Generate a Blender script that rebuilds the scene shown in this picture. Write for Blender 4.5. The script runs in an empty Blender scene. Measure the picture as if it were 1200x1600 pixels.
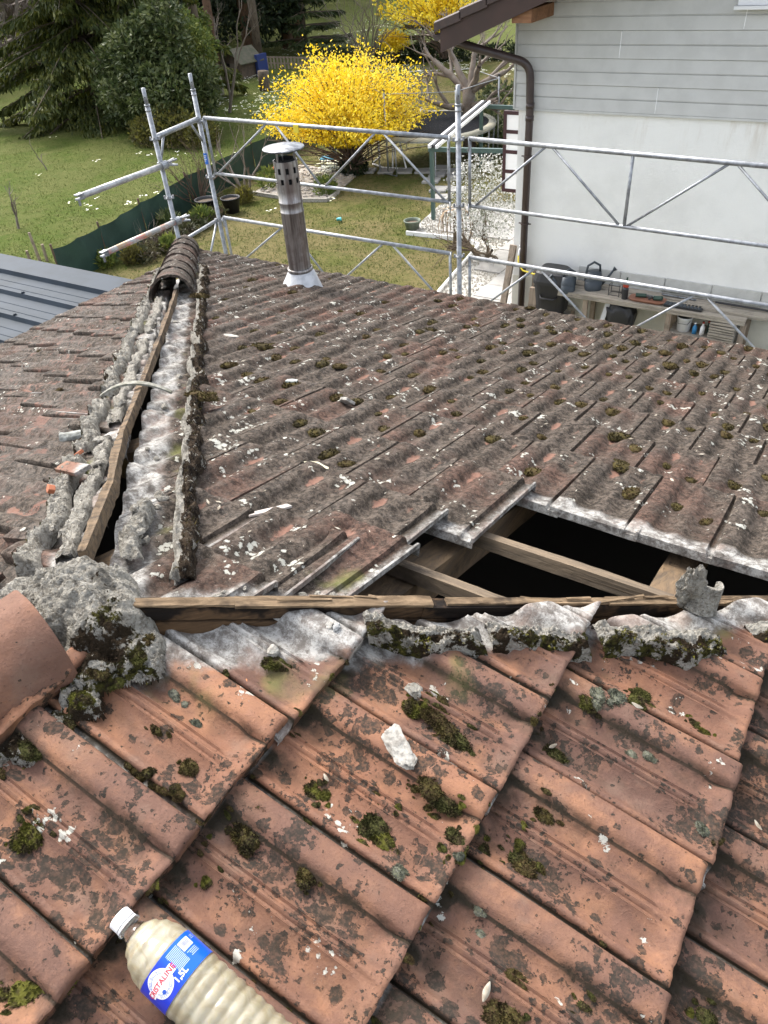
import bpy, bmesh, math, random
import numpy as np
from mathutils import Vector, Matrix, noise
R = random.Random(7)
rng = np.random.default_rng(5)
S = bpy.context.scene
COL = S.collection
# ------------------------------------------------------------------ camera, world, sun, exposure
cr = Vector((0.8431764, 0.5331710, -0.0691544)); cu = Vector((-0.2881603, 0.5567587, 0.7790914)); cf = Vector((-0.4538912, 0.6369839, -0.6230845))
CAM = Vector((0.963, -0.422, 0.900))
cd = bpy.data.cameras.new('camera'); cam = bpy.data.objects.new('camera', cd); COL.objects.link(cam)
m = Matrix((cr, cu, -cf)).transposed().to_4x4(); m.translation = CAM
cam.matrix_world = m
cd.sensor_fit = 'VERTICAL'; cd.sensor_height = 36.0; cd.lens = 1174.9 / 1600 * 36
cd.clip_start = 0.02; cd.clip_end = 1500
S.camera = cam
SUN_EL, SUN_AZ = math.radians(50), math.radians(-72)      # azimuth from +Y towards +X
w = bpy.data.worlds.new('World'); S.world = w; w.use_nodes = True
nt = w.node_tree; bg = nt.nodes['Background']
sky = nt.nodes.new('ShaderNodeTexSky'); sky.sky_type = 'NISHITA'; sky.sun_disc = False
sky.sun_elevation = SUN_EL; sky.sun_rotation = SUN_AZ; sky.dust_density = 4.0; sky.air_density = 1.0; sky.ozone_density = 1.0
hs = nt.nodes.new('ShaderNodeHueSaturation'); hs.inputs['Saturation'].default_value = 0.42
nt.links.new(sky.outputs[0], hs.inputs['Color']); nt.links.new(hs.outputs[0], bg.inputs[0]); bg.inputs[1].default_value = 0.15
sl = bpy.data.lights.new('sun', 'SUN'); sl.energy = 1.0; sl.angle = math.radians(18); sl.color = (1, .96, .90)
so = bpy.data.objects.new('sun', sl); COL.objects.link(so)
sd = Vector((math.sin(SUN_AZ) * math.cos(SUN_EL), math.cos(SUN_AZ) * math.cos(SUN_EL), math.sin(SUN_EL)))
so.rotation_euler = sd.to_track_quat('Z', 'Y').to_euler(); so.location = (0, 0, 30)
S.view_settings.view_transform = 'Standard'; S.view_settings.look = 'None'; S.view_settings.exposure = 1.70; S.view_settings.gamma = 1
S.view_settings.use_curve_mapping = False

# ------------------------------------------------------------------ helpers
def link(name, me, parent=None, mat=None, loc=None):
    o = bpy.data.objects.new(name, me); COL.objects.link(o)
    if parent is not None: o.parent = parent
    if mat is not None and me is not None and not me.materials:
        for q in (mat if isinstance(mat, (list, tuple)) else [mat]): me.materials.append(q)
    if loc is not None: o.location = loc
    return o
def tag(o, label=None, cat=None, group=None, kind=None):
    for k, v in (('label', label), ('category', cat), ('group', group), ('kind', kind)):
        if v: o[k] = v
    return o
def thing(name, label, cat, loc=(0, 0, 0), rz=0, group=None):
    o = link(name, None); o.location = loc; o.rotation_euler = (0, 0, rz); o.empty_display_size = .1
    return tag(o, label, cat, group)
def lerp(a, b, t): return a + (b - a) * t
def sst(a, b, x):
    t = min(1, max(0, (x - a) / (b - a))); return t * t * (3 - 2 * t)

class MB:
    def __init__(s): s.v = []; s.f = []; s.m = []; s.mi = 0
    def add(s, vs, fs):
        b = len(s.v); s.v += [tuple(v) for v in vs]
        for f in fs: s.f.append(tuple(b + i for i in f)); s.m.append(s.mi)
        return s
    def box(s, c, d, M=None):
        c = Vector(c); h = Vector(d) / 2
        vs = [Vector((x * h.x, y * h.y, z * h.z)) for x in (-1, 1) for y in (-1, 1) for z in (-1, 1)]
        if M: vs = [M @ v for v in vs]
        return s.add([c + v for v in vs], [(0, 1, 3, 2), (4, 6, 7, 5), (0, 4, 5, 1), (2, 3, 7, 6), (0, 2, 6, 4), (1, 5, 7, 3)])
    def lohi(s, lo, hi): return s.box([(a + b) / 2 for a, b in zip(lo, hi)], [abs(b - a) for a, b in zip(lo, hi)])
    def beam(s, p0, p1, w_, h_, up=(0, 0, 1), seg=1, rough=0, seed=0):
        p0 = Vector(p0); p1 = Vector(p1); d = (p1 - p0).normalized(); u = Vector(up)
        sx = d.cross(u).normalized(); u = sx.cross(d)
        per = [(-1, -1), (-.3, -1), (.3, -1), (1, -1), (1, -.3), (1, .3), (1, 1), (.35, 1), (-.3, 1), (-1, 1), (-1, .3), (-1, -.3)] if rough else [(-1, -1), (1, -1), (1, 1), (-1, 1)]
        n = len(per); vs = []; L_ = (p1 - p0).length
        for i in range(seg + 1):
            t = i / seg; c = p0.lerp(p1, t)
            for a, b in per:
                v = c + sx * a * w_ / 2 + u * b * h_ / 2
                if rough:
                    q = Vector((a * .6 + seed * 9, b * .6, t * L_ * 5)); k = noise.noise(q) * rough + noise.noise(Vector((a * 2 + seed, b * 2, t * L_ * 28))) * rough * .5
                    v += (sx * a + u * b).normalized() * k
                vs.append(v)
        fs = []
        for i in range(seg):
            for j in range(n): fs.append((i * n + j, i * n + (j + 1) % n, (i + 1) * n + (j + 1) % n, (i + 1) * n + j))
        fs.append(tuple(reversed(range(n)))); fs.append(tuple(seg * n + j for j in range(n)))
        return s.add(vs, fs)
    def tube(s, pts, r, seg=8, caps=True):
        pts = [Vector(p) for p in pts]; rr = r if isinstance(r, (list, tuple)) else [r] * len(pts)
        vs = []; fs = []; prev = None
        for i, p in enumerate(pts):
            d = (pts[min(i + 1, len(pts) - 1)] - pts[max(i - 1, 0)])
            d = d.normalized() if d.length > 1e-9 else Vector((0, 0, 1))
            if prev is None: a = d.orthogonal().normalized()
            else:
                a = prev - d * prev.dot(d); a = a.normalized() if a.length > 1e-6 else d.orthogonal().normalized()
            prev = a; b = d.cross(a)
            for k in range(seg):
                t = 2 * math.pi * k / seg; vs.append(p + (a * math.cos(t) + b * math.sin(t)) * rr[i])
        for i in range(len(pts) - 1):
            for k in range(seg): fs.append((i * seg + k, i * seg + (k + 1) % seg, (i + 1) * seg + (k + 1) % seg, (i + 1) * seg + k))
        if caps: fs.append(tuple(reversed(range(seg)))); fs.append(tuple((len(pts) - 1) * seg + k for k in range(seg)))
        return s.add(vs, fs)
    def lathe(s, prof, seg=24, M=None, a0=0, a1=2 * math.pi):
        full = abs(a1 - a0 - 2 * math.pi) < 1e-6; n = seg if full else seg + 1; vs = []; fs = []
        for r, z in prof:
            for k in range(n):
                t = a0 + (a1 - a0) * k / seg; v = Vector((r * math.cos(t), r * math.sin(t), z)); vs.append(M @ v if M else v)
        for i in range(len(prof) - 1):
            for k in range(seg): fs.append((i * n + k, i * n + (k + 1) % n, (i + 1) * n + (k + 1) % n, (i + 1) * n + k))
        return s.add(vs, fs)
    def prism(s, poly, z0, z1):
        n = len(poly); vs = [(x, y, z0) for x, y in poly] + [(x, y, z1) for x, y in poly]
        return s.add(vs, [tuple(reversed(range(n))), tuple(range(n, 2 * n))] + [(i, (i + 1) % n, n + (i + 1) % n, n + i) for i in range(n)])
    def mesh(s, name, mats=None, smooth=False):
        me = bpy.data.meshes.new(name); me.from_pydata(s.v, [], s.f)
        for q in (mats if isinstance(mats, (list, tuple)) else [mats] if mats else []): me.materials.append(q)
        me.polygons.foreach_set('material_index', s.m)
        if smooth: me.polygons.foreach_set('use_smooth', [True] * len(s.f))
        me.update(); return me
    def build(s, name, mat=None, parent=None, smooth=False, loc=None, bevel=0):
        o = link(name, s.mesh(name, mat, smooth), parent, None, loc)
        if bevel:
            b = o.modifiers.new('b', 'BEVEL'); b.width = bevel; b.segments = 2; b.limit_method = 'ANGLE'
        return o
def smooth_angle(me, deg=35):
    me.polygons.foreach_set('use_smooth', [True] * len(me.polygons))
    try: me.set_sharp_from_angle(angle=math.radians(deg))
    except Exception: pass

# ------------------------------------------------------------------ materials
class NG:
    def __init__(s, name):
        s.m = bpy.data.materials.new(name); s.m.use_nodes = True; s.t = s.m.node_tree; s.b = s.t.nodes['Principled BSDF']
    def n(s, ty, **kw):
        o = s.t.nodes.new(ty)
        for k, v in kw.items(): setattr(o, k, v)
        return o
    def s_(s, node, i, v):
        if isinstance(v, bpy.types.NodeSocket): s.t.links.new(v, node.inputs[i])
        else: node.inputs[i].default_value = v
    def math(s, op, a, b=0.0, c=None, clamp=False):
        o = s.n('ShaderNodeMath', operation=op, use_clamp=clamp); s.s_(o, 0, a); s.s_(o, 1, b)
        if c is not None: s.s_(o, 2, c)
        return o.outputs[0]
    def noise(s, vec, sc, det=4, rough=.6, dist=0):
        o = s.n('ShaderNodeTexNoise'); s.s_(o, 'Vector', vec); s.s_(o, 'Scale', sc); s.s_(o, 'Detail', det); s.s_(o, 'Roughness', rough); s.s_(o, 'Distortion', dist)
        return o
    def voro(s, vec, sc, feat='F1'):
        o = s.n('ShaderNodeTexVoronoi', feature=feat); s.s_(o, 'Vector', vec); s.s_(o, 'Scale', sc); return o
    def ramp(s, x, a, b):
        o = s.n('ShaderNodeMapRange', interpolation_type='SMOOTHSTEP', clamp=True); s.s_(o, 0, x); s.s_(o, 1, a); s.s_(o, 2, b); return o.outputs[0]
    def mix(s, f, a, b, blend='MIX'):
        o = s.n('ShaderNodeMix', data_type='RGBA', blend_type=blend); s.s_(o, 0, f)
        for i, v in ((6, a), (7, b)):
            if isinstance(v, (tuple, list)): v = (*v[:3], 1)
            s.s_(o, i, v)
        return o.outputs[2]
    def vec(s, v, op, b):
        o = s.n('ShaderNodeVectorMath', operation=op); s.s_(o, 0, v)
        if isinstance(b, (int, float)): b = (b, b, b)
        s.s_(o, 1, b); return o.outputs[0]
    def scale(s, v, b):
        o = s.n('ShaderNodeVectorMath', operation='SCALE'); s.s_(o, 0, v); s.s_(o, 'Scale', b); return o.outputs[0]
    def out(s, col, rough=.9, bump=None, bd=.002, metal=0, spec=None, bs=1.0):
        s.s_(s.b, 'Base Color', (*col[:3], 1) if isinstance(col, (tuple, list)) else col); s.s_(s.b, 'Roughness', rough); s.s_(s.b, 'Metallic', metal)
        if spec is not None: s.s_(s.b, 'Specular IOR Level', spec)
        if bump is not None:
            o = s.n('ShaderNodeBump'); s.s_(o, 'Height', bump); o.inputs['Distance'].default_value = bd; o.inputs['Strength'].default_value = bs
            s.t.links.new(o.outputs[0], s.b.inputs['Normal'])
        return s.m
    @property
    def pos(s): return s.n('ShaderNodeNewGeometry').outputs['Position']
    @property
    def rnd(s): return s.n('ShaderNodeObjectInfo').outputs['Random']
    def attr(s, name='att'):
        a = s.n('ShaderNodeAttribute', attribute_name=name); q = s.n('ShaderNodeSeparateColor'); s.t.links.new(a.outputs['Color'], q.inputs[0]); return q.outputs

def simple(name, c, rough=.8, c2=None, sc=8, bd=0, bsc=60, metal=0, spec=None, det=5, lo=.35, hi=.65):
    g = NG(name); col = c; p = g.n('ShaderNodeTexCoord').outputs['Object'] if False else g.pos
    if c2 is not None: col = g.mix(g.ramp(g.noise(p, sc, det).outputs[0], lo, hi), c, c2)
    bump = g.noise(p, bsc, 4).outputs[0] if bd else None
    return g.out(col, rough, bump, bd, metal, spec)

def tile_material(name, cover, redA=(.245, .120, .073), redB=(.130, .074, .056), redC=(.330, .165, .092), spots=1.0, flecks=.3, patches=0, hipmask=True):
    g = NG(name); r = g.rnd; p0 = g.pos
    off = g.n('ShaderNodeCombineXYZ'); g.s_(off, 0, g.math('MULTIPLY', r, 37.0)); g.s_(off, 1, g.math('MULTIPLY', r, 11.0)); g.s_(off, 2, 0.0)
    p = g.vec(p0, 'ADD', off.outputs[0]); a = g.attr()
    n_big = g.noise(p, 5, 5, .6, .4).outputs[0]; n_mid = g.noise(p, 26, 6, .65, .3).outputs[0]; n_fine = g.noise(p, 210, 5, .7).outputs[0]
    col = g.mix(g.ramp(r, .15, .95), redB, redA)
    col = g.mix(g.math('MULTIPLY', g.ramp(g.noise(p, 9, 6, .65).outputs[0], .42, .66), .8), col, redC)
    col = g.mix(g.math('MULTIPLY', g.ramp(n_big, .40, .62), .62), col, redB)
    col = g.mix(g.math('MULTIPLY', g.ramp(g.noise(p, 55, 5).outputs[0], .50, .75), .4), col, (.24, .13, .09))
    col = g.mix(g.math('MULTIPLY', g.ramp(g.noise(p, 14, 4).outputs[0], .52, .72), .45), col, (.20, .135, .10))   # dusty bloom
    # orange scuffs where the skin has flaked off
    col = g.mix(g.ramp(g.noise(p, 33, 5, .55, 1).outputs[0], .735, .77), col, (.62, .24, .10))
    # speckles of grit
    col = g.mix(g.math('MULTIPLY', g.ramp(n_fine, .56, .68), .55), col, (.07, .042, .035))
    # warped position for lichen outlines
    wn = g.noise(p, 60, 6, .75); wc = g.vec(wn.outputs['Color'], 'SUBTRACT', .5); pw = g.vec(p, 'ADD', g.scale(wc, .026))
    zone = g.ramp(g.math('ADD', g.noise(p, 8, 6, .7).outputs[0], g.math('ADD', g.math('MULTIPLY', a[2], .05), g.math('MULTIPLY', g.math('SUBTRACT', g.math('FRACT', g.math('MULTIPLY', r, 5.7)), .52), .11))), .58 - .20 * cover, .76 - .30 * cover)
    v1 = g.voro(pw, 64); sp1 = g.math('LESS_THAN', v1.outputs['Distance'], g.math('MULTIPLY', g.math('MULTIPLY', g.math('POWER', g.n('ShaderNodeSeparateColor').outputs[0] if False else zone, .7), .62), 1.0))
    v2 = g.voro(pw, 150); sp2 = g.math('LESS_THAN', v2.outputs['Distance'], g.math('MULTIPLY', zone, .42))
    v3 = g.voro(pw, 30); vr = g.n('ShaderNodeSeparateColor'); g.t.links.new(v3.outputs['Color'], vr.inputs[0])
    sp3 = g.math('LESS_THAN', v3.outputs['Distance'], g.math('MULTIPLY', g.math('MAXIMUM', g.math('SUBTRACT', vr.outputs[0], .62), 0.0), .95 * spots))
    v4 = g.voro(pw, 105); vr4 = g.n('ShaderNodeSeparateColor'); g.t.links.new(v4.outputs['Color'], vr4.inputs[0])
    sp4 = g.math('LESS_THAN', v4.outputs['Distance'], g.math('MULTIPLY', g.math('MAXIMUM', g.math('SUBTRACT', vr4.outputs[0], .72), 0.0), 1.1 * spots))
    dark = g.math('MAXIMUM', g.math('MAXIMUM', sp1, sp2), g.math('MAXIMUM', sp3, sp4))
    dcol = g.mix(n_mid, (.014, .014, .012), (.048, .044, .036))
    col = g.mix(g.math('MULTIPLY', dark, g.math('ADD', .55, g.math('MULTIPLY', g.ramp(g.noise(p, 160, 3).outputs[0], .35, .6), .38))), col, dcol)
    if cover > .5:   # continuous crust of grey-brown lichen
        crust = g.ramp(g.math('ADD', g.noise(p, 16, 7, .72, .6).outputs[0], g.math('MULTIPLY', g.noise(p, 3.3, 3).outputs[0], .35)), .74 - .30 * cover, .84 - .30 * cover)
        cc = g.mix(g.ramp(g.noise(p, 62, 7, .8).outputs[0], .40, .62), (.030, .024, .019), (.125, .100, .080)); cc = g.mix(g.ramp(g.noise(p, 26, 6, .75).outputs[0], .52, .64), cc, (.022, .018, .014))
        cc = g.mix(g.ramp(g.noise(p, 2.2, 3).outputs[0], .5, .68), cc, g.mix(g.ramp(g.noise(p, 60, 6, .75).outputs[0], .4, .6), (.040, .025, .019), (.135, .082, .062)))
        col = g.mix(crust, col, cc)
    if patches:
        pm = g.math('MULTIPLY', g.ramp(g.math('ADD', a[1], g.math('MULTIPLY', g.math('SUBTRACT', g.noise(p, 38, 6, .7).outputs[0], .5), 1.6)), .50, .80), g.ramp(g.math('FRACT', g.math('MULTIPLY', r, 7.31)), 1 - patches, 1.02 - patches))
        col = g.mix(g.math('MULTIPLY', pm, .85), col, (.24, .130, .095))
    # soil and algae in the channels, plus painted shade on butts, laps and joints
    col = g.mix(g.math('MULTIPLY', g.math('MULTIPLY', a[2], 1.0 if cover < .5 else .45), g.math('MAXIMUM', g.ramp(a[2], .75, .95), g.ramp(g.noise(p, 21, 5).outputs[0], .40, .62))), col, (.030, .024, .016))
    # white crustose lichen
    wv = g.voro(g.vec(p, 'ADD', g.scale(wc, .03)), 70); wr = g.n('ShaderNodeSeparateColor'); g.t.links.new(wv.outputs['Color'], wr.inputs[0])
    wz = g.ramp(g.noise(p, 10, 4, .6).outputs[0], .66 - .18 * flecks, .80 - .18 * flecks)
    wm = g.math('LESS_THAN', wv.outputs['Distance'], g.math('MULTIPLY', g.math('MULTIPLY', wz, .75), g.ramp(wr.outputs[0], .2, .9)))
    col = g.mix(g.math('MULTIPLY', wm, .85), col, g.mix(n_fine, (.34, .34, .29), (.62, .61, .54)))
    # streaky bloom on the old far tiles
    if cover > .5: col = g.mix(g.math('MULTIPLY', g.ramp(g.noise(p, 120, 6, .8, 2).outputs[0], .585, .66), .75), col, (.27, .25, .215))
    # yellow-green algae near the open hips
    sx = g.n('ShaderNodeSeparateXYZ'); g.s_(sx, 0, p0)
    dAB = g.math('MULTIPLY', g.math('ABSOLUTE', g.math('SUBTRACT', sx.outputs[0], sx.outputs[1])), .7071)
    dBC = g.math('MULTIPLY', g.math('ABSOLUTE', g.math('ADD', sx.outputs[0], sx.outputs[1])), .7071)
    ypos = g.math('GREATER_THAN', sx.outputs[1], -.02)
    near = g.math('MINIMUM', dAB, dBC); nn = g.math('MULTIPLY', g.math('SUBTRACT', g.noise(p0, 14, 5, .65).outputs[0], .5), .07)
    near = g.math('ADD', near, nn)
    if not hipmask: near = 1.0
    alg = g.math('MULTIPLY', g.math('MULTIPLY', g.ramp(near, .20, .12), g.ramp(g.noise(p0, 6, 3).outputs[0], .54, .7)), ypos)
    col = g.mix(g.math('MULTIPLY', alg, .6), col, (.16, .17, .05))
    # unweathered clay and lime dust under the lost ridge tiles and under the overlaps
    bare = g.math('MAXIMUM', g.math('MULTIPLY', g.ramp(near, .118, .085), ypos), a[0])
    bc = g.mix(g.ramp(g.noise(p0, 34, 8, .8, .2).outputs[0], .40, .60), (.15, .137, .122), (.44, .43, .40)); bc = g.mix(g.math('MULTIPLY', g.ramp(g.noise(p0, 170, 4, .8).outputs[0], .56, .64), .6), bc, (.09, .08, .07)); bc = g.mix(g.math('MULTIPLY', g.ramp(g.noise(p0, 7, 4, .6).outputs[0], .50, .62), .55), bc, (.23, .165, .135)); bc = g.mix(g.math('MULTIPLY', g.ramp(g.noise(p0, 12, 4).outputs[0], .52, .66), .75), bc, (.065, .055, .048))
    col = g.mix(g.math('MULTIPLY', bare, .94), col, bc)
    hgt = g.math('ADD', g.math('MULTIPLY', n_fine, .5), g.math('ADD', g.math('MULTIPLY', n_mid, .9), g.math('ADD', g.math('MULTIPLY', dark, .25), g.math('MULTIPLY', wm, .45))))
    return g.out(col, g.mix(dark, (.62,) * 3, (.9,) * 3), hgt, .0030 if cover < .5 else .005, spec=.12)

def wood_material(name, c1, c2, dark, axis, dk=.5, sc=1):
    g = NG(name); p = g.pos
    st = {0: (2.5, 40, 40), 1: (40, 2.5, 40), 2: (40, 40, 2.5), 3: None}[axis]
    if st is None:
        sx = g.n('ShaderNodeSeparateXYZ'); g.s_(sx, 0, p); cc = g.n('ShaderNodeCombineXYZ')
        sg = 1
        g.s_(cc, 0, g.math('MULTIPLY', g.math('ADD', sx.outputs[0], sx.outputs[1]), 1.6)); g.s_(cc, 1, g.math('MULTIPLY', g.math('SUBTRACT', sx.outputs[0], sx.outputs[1]), 1.6 if False else 32)); g.s_(cc, 2, g.math('MULTIPLY', sx.outputs[2], 34)); q = cc.outputs[0]
    else: q = g.vec(p, 'MULTIPLY', st)
    gr = g.noise(q, sc, 6, .7, .6).outputs[0]; big = g.noise(p, 9, 4, .6).outputs[0]
    col = g.mix(g.ramp(gr, .32, .68), c1, c2)
    col = g.mix(g.math('MULTIPLY', g.ramp(big, .42 if dk > .9 else .5, .54 if dk > .9 else .66), dk), col, dark)
    col = g.mix(g.math('MULTIPLY', g.ramp(gr, .60, .70), .7), col, dark)
    return g.out(col, .85, gr, .006, spec=.2)

def moss_material(name, ca, cb, cc):
    g = NG(name); r = g.rnd; p = g.pos
    c = g.mix(g.ramp(r, .3, .75), ca, cb); c = g.mix(g.ramp(g.noise(p, 60, 3).outputs[0], .42, .62), c, cc)
    c = g.mix(g.math('MULTIPLY', g.ramp(g.noise(p, 420, 2).outputs[0], .45, .7), .5), c, g.mix(.5, c, (.20, .20, .06)))
    return g.out(c, .95, spec=.15)

def mortar_material(name, dry=False):
    g = NG(name); p = g.pos; a = g.attr()
    n1 = g.noise(p, 40, 7, .75, .4).outputs[0]; n2 = g.noise(p, 150, 5, .75).outputs[0]
    c = g.mix(g.ramp(n1, .34, .58), (.21, .19, .155), (.50, .47, .405)); c = g.mix(g.ramp(n2, .50, .66), c, (.55, .53, .48)); c = g.mix(g.ramp(n2, .42, .30), c, (.07, .06, .05))
    c = g.mix(g.math('MULTIPLY', g.ramp(g.noise(p, 17, 4).outputs[0], .55, .68), .8), c, (.15, .14, .12))
    gm = g.mix(g.ramp(g.noise(p, 90, 4).outputs[0], .4, .6), (.022, .020, .008), (.085, .080, .020)); gm = g.mix(g.ramp(g.noise(p, 15, 3).outputs[0], .46, .56), gm, (.040, .028, .017))
    if dry: gm = g.mix(g.ramp(g.noise(p, 60, 5, .75).outputs[0], .42, .60), (.020, .014, .010), (.085, .062, .042)); gm = g.mix(g.ramp(g.noise(p, 130, 4, .8).outputs[0], .58, .68), gm, (.30, .27, .22))
    c = g.mix(g.ramp(g.math('ADD', g.math('MULTIPLY', a[0], .9), g.math('MULTIPLY', g.math('SUBTRACT', g.noise(p, 30, 6, .7).outputs[0], .5), 3.4)), (.50 if dry else .70), (.64 if dry else .86)), c, gm)
    n3 = g.noise(p, 420, 4, .8).outputs[0]; c = g.mix(g.math('MULTIPLY', g.ramp(n3, .56, .66), .38), c, (.12, .11, .095)); vc = g.voro(p, 170).outputs['Distance']
    return g.out(c, .97, g.math('ADD', g.math('ADD', n1, n2), g.math('MULTIPLY', vc, .5)), .016, spec=.08)

M = {}
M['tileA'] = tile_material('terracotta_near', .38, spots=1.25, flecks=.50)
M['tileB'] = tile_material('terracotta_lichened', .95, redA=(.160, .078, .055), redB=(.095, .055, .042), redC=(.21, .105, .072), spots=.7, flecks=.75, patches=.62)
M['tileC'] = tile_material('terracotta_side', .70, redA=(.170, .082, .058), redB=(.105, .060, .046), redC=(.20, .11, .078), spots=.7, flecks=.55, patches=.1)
M['cap'] = tile_material('ridge_clay', .0, redA=(.185, .098, .066), redB=(.130, .074, .055), redC=(.25, .120, .070), spots=.8, flecks=-.5, hipmask=False)
M['capold'] = tile_material('ridge_clay_lichened', .85, redA=(.17, .085, .060), redB=(.11, .065, .05), redC=(.20, .11, .08), flecks=.7, hipmask=False)
M['mortar'] = mortar_material('lime_mortar')
M['white_chunk'] = simple('pale_mortar', (.42, .40, .355), .97, (.23, .21, .18), 60, .004, 120)
M['wood_hip'] = wood_material('charred_hip_board', (.030, .020, .013), (.14, .082, .042), (.008, .006, .005), 3, .95)
M['wood_x'] = wood_material('old_batten_wood', (.10, .080, .060), (.22, .165, .11), (.04, .03, .022), 0, .6)
M['wood_y'] = wood_material('old_rafter_wood', (.10, .075, .052), (.20, .135, .078), (.045, .035, .026), 1, .55)
M['wood_z'] = wood_material('grey_upright_wood', (.22, .17, .13), (.38, .31, .24), (.10, .08, .06), 2, .5)
M['moss'] = moss_material('cushion_moss', (.080, .078, .013), (.034, .034, .011), (.030, .021, .011))
M['moss_bed'] = (lambda: (lambda g: g.out(g.mix(g.ramp(g.noise(g.pos, 13, 3).outputs[0], .42, .58), g.mix(g.ramp(g.noise(g.pos, 80, 3).outputs[0], .4, .6), (.045, .042, .010), (.115, .105, .022)), (.048, .034, .022)), .95, spec=.1))(NG('moss_on_mortar')))()
M['moss_brown'] = moss_material('dry_moss', (.046, .029, .014), (.024, .017, .009), (.052, .038, .013))
M['lichen_tuft'] = moss_material('grey_lichen', (.105, .108, .082), (.065, .070, .055), (.16, .16, .125))
M['leaf_dry'] = simple('dry_leaf', (.40, .37, .30), .8, (.22, .18, .13), 40)
def galv():
    g = NG('galvanised_steel'); p = g.pos
    v = g.voro(p, 90); c = g.mix(g.ramp(g.noise(p, 30, 5).outputs[0], .35, .65), (.24, .25, .26), (.38, .395, .41)); c = g.mix(g.math('MULTIPLY', g.ramp(g.noise(p, 7, 4).outputs[0], .5, .7), .5), c, (.22, .22, .22))
    return g.out(c, .45, metal=.6)
M['galv'] = galv()
def fluemat():
    g = NG('sooty_stainless'); p = g.vec(g.pos, 'MULTIPLY', (28, 28, 1.6))
    c = g.mix(g.ramp(g.noise(p, 1, 6, .7).outputs[0], .34, .64), (.15, .13, .12), (.46, .44, .42)); c = g.mix(g.math('MULTIPLY', g.ramp(g.noise(g.pos, 7, 4).outputs[0], .5, .65), .5), c, (.16, .115, .095))
    return g.out(c, .45, metal=.7)
M['flue'] = fluemat()
M['bright_metal'] = simple('bright_sheet_metal', (.25, .26, .27), .42, (.13, .135, .145), 26, metal=.9, det=7, lo=.42, hi=.58)
M['black'] = simple('black_plastic', (.018, .018, .02), .5)
M['dark_gap'] = simple('dark_inside', (.01, .01, .01), .9)
M['anthracite'] = simple('anthracite_metal', (.036, .048, .063), .6, (.028, .038, .048), 3, metal=.0, spec=.15)
M['siding'] = simple('grey_siding', (.55, .55, .53), .7, (.50, .50, .48), 5, .0012, 160)
def render_wall():
    g = NG('white_render'); p = g.pos
    n = g.noise(p, 60, 6, .7).outputs[0]; c = g.mix(g.ramp(g.noise(p, 1.6, 5).outputs[0], .4, .7), (.84, .835, .80), (.75, .745, .71))
    q = g.noise(g.vec(p, 'MULTIPLY', (4, 4, .8)), 1.2, 5, .7).outputs[0]; sx = g.n('ShaderNodeSeparateXYZ'); g.s_(sx, 0, p)
    c = g.mix(g.math('MULTIPLY', g.math('MULTIPLY', g.ramp(q, .5, .72), g.ramp(sx.outputs[2], -1.35, -.9)), .5), c, (.52, .45, .36))
    return g.out(c, .92, n, .006, spec=.2)
M['render'] = render_wall()
M['render_lower'] = simple('cream_render', (.70, .68, .60), .9, (.62, .60, .53), 3, .003, 70)
M['plinth'] = simple('grey_plinth_tile', (.52, .52, .49), .6, (.45, .45, .42), 9)
M['brown'] = simple('brown_metal', (.048, .024, .018), .6, (.038, .020, .015), 6)
M['brown_tile'] = simple('brown_roof_tile', (.060, .038, .032), .65, (.045, .030, .026), 20, .001, 80)
M['downpipe'] = simple('brown_pvc_pipe', (.045, .030, .028), .38, (.060, .042, .038), 7)
M['white_paint'] = simple('white_paint', (.80, .80, .80), .55)
M['raw_wood'] = wood_material('stained_purlin', (.20, .095, .05), (.28, .15, .08), (.12, .06, .035), 0, .5)
M['shelf_wood'] = wood_material('grey_shelf_board', (.24, .21, .17), (.38, .34, .28), (.13, .12, .10), 0, .4)
M['green_net'] = None
M['dgreen'] = simple('dark_green_plastic', (.02, .05, .035), .55)
M['red'] = simple('red_plastic', (.35, .04, .02), .5)
M['rust'] = simple('brown_tray_plastic', (.23, .10, .06), .6)
M['blue'] = simple('blue_plastic', (.04, .22, .45), .4)
M['yellow'] = simple('yellow_plastic', (.75, .60, .05), .5)
M['slate'] = simple('slate_blue_plastic', (.035, .045, .055), .5)
M['grey_plastic'] = simple('grey_plastic', (.16, .17, .18), .6)
M['pave'] = simple('pale_paving_slab', (.34, .33, .31), .85, (.27, .26, .245), 4, .002, 60)
M['gravel'] = simple('white_gravel', (.40, .39, .36), .9, (.30, .29, .26), 20)
M['trunk'] = wood_material('tree_bark', (.10, .075, .055), (.17, .135, .10), (.05, .04, .03), 2, .5)
M['trunk_red'] = wood_material('reddish_bark', (.13, .075, .05), (.20, .12, .08), (.06, .04, .03), 2, .5)
M['twig'] = simple('grey_twig', (.19, .16, .13), .85, (.13, .10, .08), 6)
M['twig_brown'] = simple('brown_twig', (.13, .085, .06), .85, (.09, .06, .045), 6)
def leafmat(name, a, b, c, rough=.6, sc=2.5, trans=.25):
    g = NG(name); p = g.pos
    n = g.noise(p, sc, 3).outputs[0]; n2 = g.voro(p, 9).outputs['Color']; q = g.n('ShaderNodeSeparateColor'); g.t.links.new(n2, q.inputs[0])
    col = g.mix(g.ramp(n, .4, .62), a, b); col = g.mix(g.ramp(q.outputs[0], .55, .95), col, c)
    g.out(col, rough, spec=.3)
    if trans: 
        t = g.n('ShaderNodeBsdfTranslucent'); g.s_(t, 0, col); mx = g.n('ShaderNodeMixShader'); mx.inputs[0].default_value = trans
        g.t.links.new(g.b.outputs[0], mx.inputs[1]); g.t.links.new(t.outputs[0], mx.inputs[2]); g.t.links.new(mx.outputs[0], g.t.nodes['Material Output'].inputs[0])
    return g.m
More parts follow.
